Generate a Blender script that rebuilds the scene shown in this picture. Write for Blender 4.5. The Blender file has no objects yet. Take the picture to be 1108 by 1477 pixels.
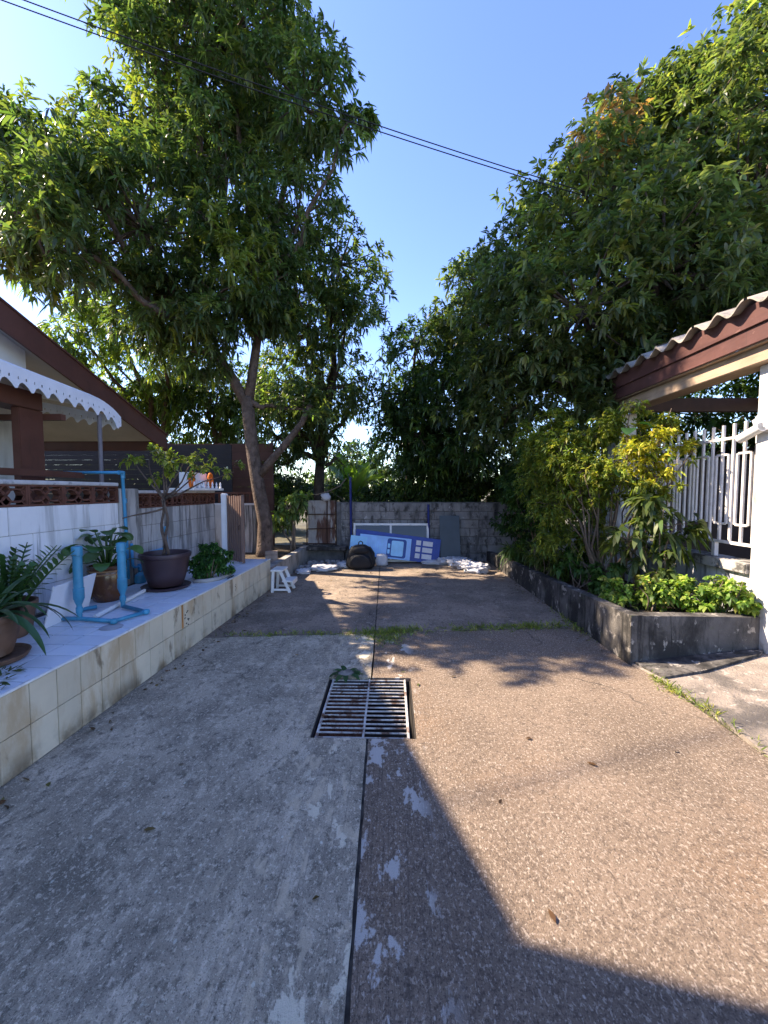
import bpy, bmesh, math, random
import numpy as np
from mathutils import Vector, Matrix, noise as mnoise
R_ = math.radians
random.seed(7)
rng = np.random.default_rng(11)
sc = bpy.context.scene
C = sc.collection

# ------------------------------------------------------------------ camera, sky, sun, exposure
cam_d = bpy.data.cameras.new('camera'); cam = bpy.data.objects.new('camera', cam_d); C.objects.link(cam)
cam.location = (0, 0, 1.5)
cam.rotation_euler = (R_(90 - 3.06), 0, R_(1.13))
cam_d.sensor_fit = 'VERTICAL'; cam_d.sensor_height = 36; cam_d.sensor_width = 27
cam_d.lens = 36 * 560 / 1477
cam_d.clip_start = 0.05; cam_d.clip_end = 3000
sc.camera = cam
SUN = Vector((-1.10, 0.26, 1.0)).normalized()          # towards the sun
elev = math.asin(SUN.z); azim = math.atan2(SUN.x, SUN.y)
w = bpy.data.worlds.new('World'); sc.world = w; w.use_nodes = True
nt = w.node_tree; nt.nodes.clear()
sky = nt.nodes.new('ShaderNodeTexSky'); sky.sky_type = 'NISHITA'; sky.sun_disc = False
sky.sun_elevation = elev; sky.sun_rotation = azim
sky.air_density = 1.0; sky.dust_density = 0.25; sky.ozone_density = 2.6; sky.altitude = 0
bg = nt.nodes.new('ShaderNodeBackground'); bg.inputs[1].default_value = 0.148
ow = nt.nodes.new('ShaderNodeOutputWorld')
hsv = nt.nodes.new('ShaderNodeHueSaturation'); hsv.inputs['Saturation'].default_value = 1.12; hsv.inputs['Hue'].default_value = 0.519
nt.links.new(sky.outputs[0], hsv.inputs['Color']); nt.links.new(hsv.outputs[0], bg.inputs[0]); nt.links.new(bg.outputs[0], ow.inputs[0])
sd = bpy.data.lights.new('sun', 'SUN'); sun = bpy.data.objects.new('sun', sd); C.objects.link(sun)
sd.energy = 5.0; sd.angle = R_(0.53); sd.color = (1.0, 0.84, 0.66)
sun.rotation_euler = SUN.to_track_quat('Z', 'Y').to_euler()
sun.location = (-20, 5, 20)
vs = sc.view_settings; vs.view_transform = 'Standard'; vs.look = 'None'; vs.exposure = 1.72; vs.gamma = 1.0
vs.use_curve_mapping = False
sc.cycles.max_bounces = 8; sc.cycles.transparent_max_bounces = 8
sc.cycles.use_denoising = True

# ------------------------------------------------------------------ materials
MATS = {}
def mat(name, base, rough=0.7, var=0.18, scale=6, bump=0.25, bscale=70, spec=0.3, metal=0.0, rand=0.0, layers=(), bdist=0.004, coat=0.0, det=6):
    """layers: (colour, kind, scale vec, lo, hi, strength) patches of another colour"""
    if name in MATS: return MATS[name]
    m = bpy.data.materials.new(name); m.use_nodes = True; MATS[name] = m
    t = m.node_tree; N = t.nodes; Lk = t.links
    b = N['Principled BSDF']
    geo = N.new('ShaderNodeNewGeometry')
    def mp(s):
        q = N.new('ShaderNodeMapping'); q.inputs['Scale'].default_value = s
        Lk.new(geo.outputs['Position'], q.inputs[0]); return q.outputs[0]
    def noi(s, d=det, r=0.6, dist=0.0):
        q = N.new('ShaderNodeTexNoise'); q.inputs['Scale'].default_value = 1; q.inputs['Detail'].default_value = d
        q.inputs['Roughness'].default_value = r; q.inputs['Distortion'].default_value = dist
        Lk.new(mp(s if isinstance(s, tuple) else (s, s, s)), q.inputs['Vector']); return q.outputs[0]
    def ramp(src, lo, hi):
        q = N.new('ShaderNodeMapRange'); q.inputs[1].default_value = lo; q.inputs[2].default_value = hi
        q.interpolation_type = 'SMOOTHSTEP'
        Lk.new(src, q.inputs[0]); return q.outputs[0]
    def mix(f, a, c):
        q = N.new('ShaderNodeMix'); q.data_type = 'RGBA'
        for i, v in ((0, f), (6, a), (7, c)):
            if hasattr(v, 'is_linked'): Lk.new(v, q.inputs[i])
            elif i == 0: q.inputs[0].default_value = v
            else: q.inputs[i].default_value = (*v, 1)
        return q.outputs[2]
    def mul(a, k):
        q = N.new('ShaderNodeMath'); q.operation = 'MULTIPLY'; Lk.new(a, q.inputs[0])
        if hasattr(k, 'is_linked'): Lk.new(k, q.inputs[1])
        else: q.inputs[1].default_value = k
        return q.outputs[0]
    dark = tuple(c * (1 - var) for c in base); lite = tuple(min(1, c * (1 + var)) for c in base)
    col = mix(ramp(noi(scale), 0.3, 0.7), dark, lite)
    for L in layers:
        c, kind, s, lo, hi, st = L[:6]
        if kind == 'vor':
            q = N.new('ShaderNodeTexVoronoi'); q.inputs['Scale'].default_value = 1
            q.inputs['Randomness'].default_value = 1
            Lk.new(mp(s if isinstance(s, tuple) else (s, s, s)), q.inputs['Vector'])
            f = ramp(q.outputs['Distance'], hi, lo)
            sep = N.new('ShaderNodeSeparateColor'); Lk.new(q.outputs['Color'], sep.inputs[0])
            f = mul(f, ramp(sep.outputs[0], 0.35, 0.9))
        elif kind == 'crack':
            nz = N.new('ShaderNodeTexNoise'); nz.inputs['Scale'].default_value = 3.5; nz.inputs['Detail'].default_value = 6
            Lk.new(geo.outputs['Position'], nz.inputs['Vector'])
            ad = N.new('ShaderNodeVectorMath'); ad.operation = 'MULTIPLY_ADD'; ad.inputs[1].default_value = (.28, .28, .28)
            Lk.new(nz.outputs['Color'], ad.inputs[0]); Lk.new(mp(s), ad.inputs[2])
            q = N.new('ShaderNodeTexVoronoi'); q.feature = 'DISTANCE_TO_EDGE'; q.inputs['Scale'].default_value = 1
            Lk.new(ad.outputs[0], q.inputs['Vector'])
            f = mul(ramp(q.outputs['Distance'], hi, lo), ramp(noi(.8), .48, .62))
        elif kind == 'zfade':      # s = (z0, z1) fades from z0 (full) to z1 (none), broken by noise
            sp = N.new('ShaderNodeSeparateXYZ'); Lk.new(geo.outputs['Position'], sp.inputs[0])
            f = ramp(sp.outputs[2], s[1], s[0]); f = mul(f, ramp(noi(s[2]), lo, hi))
        else:
            f = ramp(noi(s, 8, 0.65, 0.3), lo, hi)
        if len(L) > 6 and L[6]:    # confined to a band along X: (centre, half width)
            sp = N.new('ShaderNodeSeparateXYZ'); Lk.new(geo.outputs['Position'], sp.inputs[0])
            a = N.new('ShaderNodeMath'); a.operation = 'SUBTRACT'; Lk.new(sp.outputs[0], a.inputs[0]); a.inputs[1].default_value = L[6][0]
            a2 = N.new('ShaderNodeMath'); a2.operation = 'ABSOLUTE'; Lk.new(a.outputs[0], a2.inputs[0])
            f = mul(f, ramp(a2.outputs[0], L[6][1], L[6][1] * 0.4))
        col = mix(mul(f, st), col, c)
    if rand:
        oi = N.new('ShaderNodeObjectInfo')
        q = N.new('ShaderNodeMapRange'); q.inputs[3].default_value = 1 - rand; q.inputs[4].default_value = 1 + rand
        Lk.new(oi.outputs['Random'], q.inputs[0])
        h = N.new('ShaderNodeHueSaturation'); Lk.new(q.outputs[0], h.inputs['Value']); Lk.new(col, h.inputs['Color']); col = h.outputs[0]
    Lk.new(col, b.inputs['Base Color'])
    rr = N.new('ShaderNodeMapRange'); rr.inputs[3].default_value = max(0.02, rough - 0.12); rr.inputs[4].default_value = min(1, rough + 0.12)
    Lk.new(noi(scale * 2.3), rr.inputs[0]); Lk.new(rr.outputs[0], b.inputs['Roughness'])
    b.inputs['Specular IOR Level'].default_value = spec; b.inputs['Metallic'].default_value = metal
    if coat: b.inputs['Coat Weight'].default_value = coat; b.inputs['Coat Roughness'].default_value = 0.15
    if bump:
        bp = N.new('ShaderNodeBump'); bp.inputs['Strength'].default_value = bump; bp.inputs['Distance'].default_value = bdist
        Lk.new(noi(bscale, 4), bp.inputs['Height']); Lk.new(bp.outputs[0], b.inputs['Normal'])
    return m

def leafmat(name, rough=0.42, trans=0.35, spec=0.4, tint=(1.5, 1.7, 0.55)):
    if name in MATS: return MATS[name]
    m = bpy.data.materials.new(name); m.use_nodes = True; MATS[name] = m
    t = m.node_tree; N = t.nodes; Lk = t.links; b = N['Principled BSDF']
    at = N.new('ShaderNodeAttribute'); at.attribute_name = 'col'
    Lk.new(at.outputs['Color'], b.inputs['Base Color']); b.inputs['Roughness'].default_value = rough
    b.inputs['Specular IOR Level'].default_value = spec
    tr = N.new('ShaderNodeBsdfTranslucent')
    mx = N.new('ShaderNodeMix'); mx.data_type = 'RGBA'; mx.blend_type = 'MULTIPLY'; mx.inputs[0].default_value = 1
    Lk.new(at.outputs['Color'], mx.inputs[6]); mx.inputs[7].default_value = (*tint, 1)
    Lk.new(mx.outputs[2], tr.inputs[0])
    ms = N.new('ShaderNodeMixShader'); ms.inputs[0].default_value = trans
    Lk.new(b.outputs[0], ms.inputs[1]); Lk.new(tr.outputs[0], ms.inputs[2])
    Lk.new(ms.outputs[0], N['Material Output'].inputs[0])
    return m

conc_left = mat('concrete_left', (0.381, 0.320, 0.234), 0.9, 0.28, 3.0, 1.0, 190, 0.18, bdist=0.008, layers=[
    ((0.195, 0.167, 0.123), 'noise', (0.9, 0.6, 1), 0.44, 0.68, 0.8),
    ((0.609, 0.516, 0.382), 'noise', (2.6, 1.6, 3), 0.48, 0.66, 0.75),
    ((0.169, 0.145, 0.111), 'noise', (5.0, 3.0, 4), 0.52, 0.66, 0.65),
    ((0.677, 0.578, 0.431), 'noise', (11, 6, 12), 0.54, 0.64, 0.6),
    ((0.126, 0.110, 0.084), 'noise', (24, 18, 20), 0.53, 0.63, 0.7),
    ((0.727, 0.623, 0.468), 'noise', (60, 46, 50), 0.54, 0.62, 0.7),
    ((0.100, 0.088, 0.068), 'noise', (140, 110, 100), 0.54, 0.62, 0.7),
    ((0.750, 0.730, 0.542), 'noise', (190, 150, 100), 0.58, 0.64, 0.7),
    ((0.153, 0.129, 0.099), 'noise', (120, 2.2, 4), 0.54, 0.62, 0.45, (-0.25, 0.45)),
    ((0.750, 0.669, 0.493), 'noise', (5.5, 3.5, 4), 0.56, 0.59, 0.85, (-0.20, 0.36)),
    ((0.626, 0.516, 0.356), 'noise', (15, 7, 4), 0.54, 0.60, 0.6, (-0.35, 0.5)),
    ((0.750, 0.750, 0.616), 'vor', (17, 13, 10), 0.05, 0.14, 0.6),
    ((0.084, 0.071, 0.048), 'crack', (0.45, 0.4, 1), 0.002, 0.006, 0.55),
    ((0.093, 0.076, 0.052), 'vor', (2.1, 2.4, 2), 0.04, 0.11, 0.8)])
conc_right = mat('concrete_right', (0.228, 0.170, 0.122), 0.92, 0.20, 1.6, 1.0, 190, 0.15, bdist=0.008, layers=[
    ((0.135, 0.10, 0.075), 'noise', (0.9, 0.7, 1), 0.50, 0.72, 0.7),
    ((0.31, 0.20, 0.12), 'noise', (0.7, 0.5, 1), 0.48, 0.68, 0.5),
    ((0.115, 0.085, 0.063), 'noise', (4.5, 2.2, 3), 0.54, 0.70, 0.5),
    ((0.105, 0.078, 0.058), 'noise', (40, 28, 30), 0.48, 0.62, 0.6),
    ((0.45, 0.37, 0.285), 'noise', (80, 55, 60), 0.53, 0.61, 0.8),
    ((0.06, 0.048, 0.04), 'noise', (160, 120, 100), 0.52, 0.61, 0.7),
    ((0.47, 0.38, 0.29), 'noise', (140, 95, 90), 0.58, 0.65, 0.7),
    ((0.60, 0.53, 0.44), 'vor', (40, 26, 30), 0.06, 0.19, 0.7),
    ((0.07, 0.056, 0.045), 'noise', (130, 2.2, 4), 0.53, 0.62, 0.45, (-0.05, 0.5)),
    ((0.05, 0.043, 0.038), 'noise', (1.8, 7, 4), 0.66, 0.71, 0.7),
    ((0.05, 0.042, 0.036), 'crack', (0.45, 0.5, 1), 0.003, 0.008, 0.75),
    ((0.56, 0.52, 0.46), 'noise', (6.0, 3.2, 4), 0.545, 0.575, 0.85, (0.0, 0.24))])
conc_far = mat('concrete_far', (0.265, 0.206, 0.154), 0.92, 0.25, 1.8, 0.9, 150, 0.15, bdist=0.008, layers=[
    ((0.122, 0.101, 0.079), 'noise', (1.0, 0.8, 1), 0.46, 0.70, 0.75),
    ((0.133, 0.110, 0.088), 'noise', (5, 3.5, 4), 0.52, 0.68, 0.6),
    ((0.449, 0.365, 0.282), 'noise', (9, 7, 8), 0.55, 0.68, 0.55),
    ((0.061, 0.053, 0.044), 'noise', (28, 22, 20), 0.53, 0.64, 0.6),
    ((0.051, 0.043, 0.035), 'crack', (0.5, 0.45, 1), 0.004, 0.010, 0.8),
    ((0.510, 0.422, 0.326), 'noise', (70, 50, 30), 0.56, 0.64, 0.65)])
conc_patch = mat('concrete_patch', (0.27, 0.225, 0.185), 0.9, 0.2, 3, 0.9, 60, 0.2, bdist=0.012, layers=[
    ((0.10, 0.09, 0.08), 'noise', (2.2, 2.2, 2), 0.46, 0.60, 0.85),
    ((0.5, 0.46, 0.40), 'noise', (16, 16, 16), 0.55, 0.66, 0.6),
    ((0.08, 0.07, 0.06), 'noise', (28, 28, 28), 0.6, 0.7, 0.5)])
soil = mat('soil', (0.09, 0.07, 0.05), 0.95, 0.35, 9, 1.0, 30, 0.1, bdist=0.03)
earth = mat('earth', (0.12, 0.11, 0.075), 0.95, 0.35, 0.6, 0.8, 12, 0.1, bdist=0.03)
kerb_m = mat('kerb_concrete', (0.115, 0.105, 0.095), 0.92, 0.25, 3, 1.0, 45, 0.2, bdist=0.008, layers=[
    ((0.030, 0.028, 0.026), 'noise', (2.5, 2.5, 2.0), 0.40, 0.58, 0.92),
    ((0.40, 0.36, 0.31), 'noise', (9, 9, 7), 0.57, 0.63, 0.75),
    ((0.022, 0.021, 0.02), 'noise', (14, 14, 1.6), 0.50, 0.64, 0.85),
    ((0.09, 0.11, 0.05), 'noise', (3, 3, 5), 0.6, 0.75, 0.5)])
tile_top = mat('tile_blue_white', (0.62, 0.66, 0.72), 0.34, 0.05, 3, 0.05, 40, 0.5, rand=0.06, layers=[
    ((0.46, 0.45, 0.42), 'noise', (2, 2, 2), 0.54, 0.74, 0.5),
    ((0.24, 0.21, 0.17), 'noise', (7, 7, 7), 0.66, 0.74, 0.6)])
tile_front = mat('tile_cream', (0.62, 0.54, 0.40), 0.35, 0.06, 4, 0.05, 40, 0.45, rand=0.09, layers=[
    ((0.44, 0.31, 0.17), 'noise', (5, 5, 1.6), 0.46, 0.66, 0.75),
    ((0.15, 0.10, 0.055), 'noise', (7, 7, 2.4), 0.58, 0.68, 0.75),
    ((0.10, 0.075, 0.045), 'zfade', (0.0, 0.16, 5.0), 0.40, 0.64, 0.8)])
grout = mat('grout', (0.055, 0.045, 0.036), 0.9, 0.3, 8, 0.3)
trim_m = mat('edge_trim', (0.70, 0.69, 0.66), 0.5, 0.12, 10, 0.1, layers=[((0.25, 0.2, 0.15), 'noise', (8, 8, 8), 0.55, 0.68, 0.6)])
wall_white = mat('painted_block', (0.78, 0.77, 0.77), 0.85, 0.05, 3, 0.5, 90, 0.2, rand=0.03, bdist=0.003, layers=[
    ((0.42, 0.41, 0.40), 'noise', (8, 8, 0.7), 0.48, 0.68, 0.7),
    ((0.16, 0.16, 0.16), 'noise', (16, 16, 0.9), 0.57, 0.69, 0.75),
    ((0.28, 0.25, 0.21), 'zfade', (0.48, 0.7, 5.0), 0.45, 0.7, 0.6)])
wall_stain = mat('stained_block', (0.46, 0.44, 0.42), 0.88, 0.10, 3, 0.6, 80, 0.2, rand=0.05, bdist=0.004, layers=[
    ((0.17, 0.16, 0.15), 'noise', (8, 8, 0.8), 0.46, 0.60, 0.85),
    ((0.05, 0.05, 0.048), 'noise', (15, 15, 1.0), 0.53, 0.63, 0.85),
    ((0.62, 0.60, 0.58), 'noise', (6, 6, 2.5), 0.60, 0.72, 0.5)])
mortar = mat('mortar', (0.34, 0.33, 0.31), 0.92, 0.2, 9, 0.4)
mortar_d = mat('mortar_dark', (0.12, 0.115, 0.11), 0.92, 0.25, 9, 0.4)
back_block = mat('mossy_block', (0.23, 0.22, 0.21), 0.9, 0.15, 4, 0.7, 60, 0.2, rand=0.12, bdist=0.005, layers=[
    ((0.035, 0.035, 0.034), 'noise', (9, 9, 5), 0.50, 0.66, 0.85),
    ((0.03, 0.03, 0.03), 'noise', (3.0, 3.0, 1.0), 0.46, 0.66, 0.85),
    ((0.55, 0.54, 0.52), 'noise', (11, 11, 11), 0.60, 0.70, 0.5)])
vent_m = mat('vent_brown', (0.13, 0.055, 0.038), 0.7, 0.2, 10, 0.3, 60, 0.25, layers=[((0.2, 0.13, 0.1), 'noise', (14, 14, 8), 0.58, 0.72, 0.5)])
cap_m = mat('wall_cap', (0.52, 0.51, 0.52), 0.85, 0.15, 6, 0.4, layers=[((0.12, 0.12, 0.12), 'noise', (10, 10, 10), 0.56, 0.68, 0.7)])
brown_paint = mat('brown_paint', (0.105, 0.042, 0.028), 0.5, 0.12, 5, 0.08, 40, 0.35, layers=[((0.05, 0.025, 0.02), 'noise', (3, 9, 3), 0.55, 0.75, 0.5)])
red_fascia = mat('red_fascia', (0.105, 0.046, 0.040), 0.5, 0.12, 4, 0.1, 40, 0.35, layers=[((0.07, 0.03, 0.027), 'noise', (4, 1.5, 9), 0.48, 0.66, 0.7), ((0.24, 0.13, 0.11), 'noise', (18, 9, 18), 0.60, 0.68, 0.6), ((0.05, 0.03, 0.028), 'noise', (20, 20, 1.2), 0.58, 0.70, 0.6)])
gable_m = mat('gable_plaster', (0.66, 0.65, 0.62), 0.9, 0.06, 2, 0.2, 60, layers=[((0.36, 0.34, 0.31), 'noise', (5, 5, 0.7), 0.52, 0.72, 0.55)])
soffit_m = mat('soffit_board', (0.42, 0.40, 0.37), 0.85, 0.08, 2, 0.1, 40)
awning_w = mat('awning_white', (0.78, 0.79, 0.83), 0.45, 0.05, 5, 0.05, 30, 0.4, layers=[((0.5, 0.5, 0.5), 'noise', (6, 6, 2), 0.58, 0.72, 0.35)])
roof_tile_m = mat('grey_roof_tile', (0.30, 0.27, 0.23), 0.9, 0.2, 5, 0.5, 50, layers=[((0.12, 0.11, 0.10), 'noise', (7, 7, 7), 0.52, 0.68, 0.7)])
roof_brown_m = mat('brown_roof', (0.12, 0.06, 0.045), 0.8, 0.2, 5, 0.3)
wood_beam = mat('pale_timber', (0.36, 0.26, 0.18), 0.75, 0.15, 3, 0.3, 50, layers=[((0.2, 0.14, 0.09), 'noise', (20, 2, 20), 0.5, 0.66, 0.6)])
dark_wood = mat('dark_timber', (0.075, 0.042, 0.032), 0.7, 0.2, 4, 0.2)
dark_in = mat('dark_brown_boarding', (0.045, 0.030, 0.026), 0.7, 0.2, 4, 0.2)
white_paint = mat('white_paint', (0.76, 0.75, 0.73), 0.6, 0.05, 4, 0.2, 60, 0.35, layers=[((0.40, 0.36, 0.31), 'noise', (5, 5, 2), 0.58, 0.72, 0.5)])
pillar_m = mat('white_plaster', (0.62, 0.605, 0.57), 0.85, 0.06, 3, 0.4, 50, 0.25, layers=[
    ((0.36, 0.32, 0.27), 'noise', (6, 6, 2.0), 0.50, 0.66, 0.7), ((0.06, 0.06, 0.06), 'noise', (14, 14, 14), 0.70, 0.73, 0.9),
    ((0.18, 0.13, 0.09), 'zfade', (0.25, 0.75, 5.0), 0.40, 0.6, 0.85)])
iron_w = mat('white_iron', (0.70, 0.65, 0.61), 0.55, 0.08, 12, 0.25, 60, 0.35, layers=[((0.35, 0.22, 0.15), 'noise', (14, 14, 5), 0.62, 0.70, 0.6)])
pvc_blue = mat('pvc_blue', (0.050, 0.235, 0.37), 0.4, 0.15, 8, 0.06, 30, 0.4, layers=[((0.10, 0.20, 0.28), 'noise', (9, 9, 4), 0.54, 0.7, 0.6), ((0.03, 0.06, 0.08), 'noise', (22, 22, 10), 0.62, 0.7, 0.6)])
pvc_light = mat('pvc_blue_new', (0.06, 0.29, 0.50), 0.35, 0.1, 8, 0.03, 30, 0.45)
pole_blue = mat('blue_pole', (0.012, 0.022, 0.13), 0.5, 0.15, 8, 0.05)
pot_purple = mat('pot_purple', (0.050, 0.030, 0.036), 0.45, 0.12, 5, 0.08, 30, 0.4)
pot_brown = mat('pot_clay', (0.15, 0.085, 0.055), 0.7, 0.2, 6, 0.25, 40, 0.3, layers=[((0.26, 0.2, 0.16), 'noise', (6, 6, 3), 0.56, 0.7, 0.5)])
jar_m = mat('jar_glaze', (0.085, 0.036, 0.016), 0.22, 0.25, 7, 0.08, 20, 0.5, layers=[((0.26, 0.15, 0.05), 'noise', (10, 10, 10), 0.55, 0.66, 0.6)])
jar_band = mat('jar_band', (0.30, 0.17, 0.08), 0.3, 0.15, 7, 0.05)
panel_w = mat('white_panel', (0.74, 0.75, 0.80), 0.35, 0.04, 4, 0.02, 30, 0.45)
plastic_w = mat('white_plastic', (0.72, 0.71, 0.68), 0.45, 0.05, 6, 0.03, 30, 0.4, layers=[((0.4, 0.36, 0.3), 'noise', (8, 8, 8), 0.58, 0.7, 0.4)])
gate_m = mat('gate_brown', (0.20, 0.125, 0.095), 0.55, 0.12, 5, 0.1, 40, 0.35)
board_m = mat('brown_boards', (0.085, 0.040, 0.030), 0.65, 0.15, 3, 0.15, rand=0.12)
slat_m = mat('dark_slat', (0.022, 0.022, 0.026), 0.6, 0.15, 4, 0.1)
steel = mat('galvanised', (0.58, 0.55, 0.50), 0.55, 0.2, 20, 0.3, 80, 0.4, metal=0.3, layers=[((0.17, 0.075, 0.035), 'noise', (9, 9, 9), 0.50, 0.62, 0.85), ((0.06, 0.035, 0.02), 'noise', (30, 30, 30), 0.58, 0.66, 0.7)])
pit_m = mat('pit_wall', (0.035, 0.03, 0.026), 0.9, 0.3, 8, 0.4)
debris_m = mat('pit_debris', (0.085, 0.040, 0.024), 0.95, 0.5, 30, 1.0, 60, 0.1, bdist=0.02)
rust_sheet = mat('rusty_sheet', (0.40, 0.37, 0.34), 0.65, 0.15, 5, 0.15, 40, 0.3, layers=[((0.11, 0.04, 0.02), 'noise', (4, 4, 0.8), 0.54, 0.62, 0.9), ((0.05, 0.03, 0.02), 'noise', (9, 9, 1.5), 0.60, 0.68, 0.9)])
rust_m = mat('rust_iron', (0.055, 0.028, 0.02), 0.85, 0.3, 12, 0.4)
door_blue = mat('door_blue', (0.008, 0.040, 0.27), 0.4, 0.12, 5, 0.05, 30, 0.4)
poster_b = mat('poster_pale_blue', (0.30, 0.60, 0.86), 0.4, 0.12, 4, 0.02, 30, 0.4)
poster_c = mat('poster_white_blue', (0.30, 0.52, 0.86), 0.4, 0.1, 4, 0.02)
poster_d = mat('poster_navy', (0.018, 0.065, 0.26), 0.4, 0.1, 4, 0.02)
frost = mat('frosted_pane', (0.60, 0.60, 0.62), 0.4, 0.08, 9, 0.1)
grey_sheet = mat('grey_sheet', (0.085, 0.105, 0.115), 0.6, 0.1, 3, 0.08)
sack_m = mat('sack_white', (0.50, 0.50, 0.52), 0.6, 0.12, 7, 0.35, 25, 0.3, layers=[((0.30, 0.29, 0.28), 'noise', (9, 9, 9), 0.58, 0.7, 0.5)])
bag_black = mat('backpack_cloth', (0.012, 0.013, 0.016), 0.7, 0.2, 10, 0.3, 200, 0.3)
bag_trim = mat('backpack_trim', (0.035, 0.038, 0.042), 0.5, 0.2, 10, 0.1)
bark = mat('bark', (0.13, 0.095, 0.075), 0.92, 0.3, 9, 1.0, 28, 0.15, bdist=0.03, layers=[((0.045, 0.034, 0.028), 'noise', (16, 16, 5), 0.52, 0.66, 0.8), ((0.26, 0.22, 0.19), 'noise', (7, 7, 3), 0.60, 0.72, 0.5)])
bark_d = mat('bark_dark', (0.06, 0.045, 0.036), 0.92, 0.3, 9, 0.8, 28, 0.15, bdist=0.02)
twig_m = mat('twig', (0.16, 0.12, 0.085), 0.85, 0.25, 20, 0.3)
cable_m = mat('cable_black', (0.012, 0.012, 0.014), 0.6, 0.1, 10, 0.0)
brick_m = mat('brick_pale', (0.33, 0.25, 0.20), 0.9, 0.2, 12, 0.5, rand=0.1)
stone_m = mat('border_stone', (0.30, 0.28, 0.26), 0.9, 0.2, 9, 0.6)
orange_m = mat('garland_orange', (0.70, 0.16, 0.015), 0.8, 0.2, 30, 0.4)
glass_d = mat('dark_glass', (0.02, 0.022, 0.024), 0.08, 0.1, 3, 0.0, spec=0.5)
leaf = leafmat('leaf', 0.38, 0.45, 0.5, (1.9, 2.0, 0.7)); leaf_soft = leafmat('leaf_soft', 0.5, 0.42, 0.3)
leaf_thick = leafmat('leaf_thick', 0.33, 0.2, 0.45)

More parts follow.
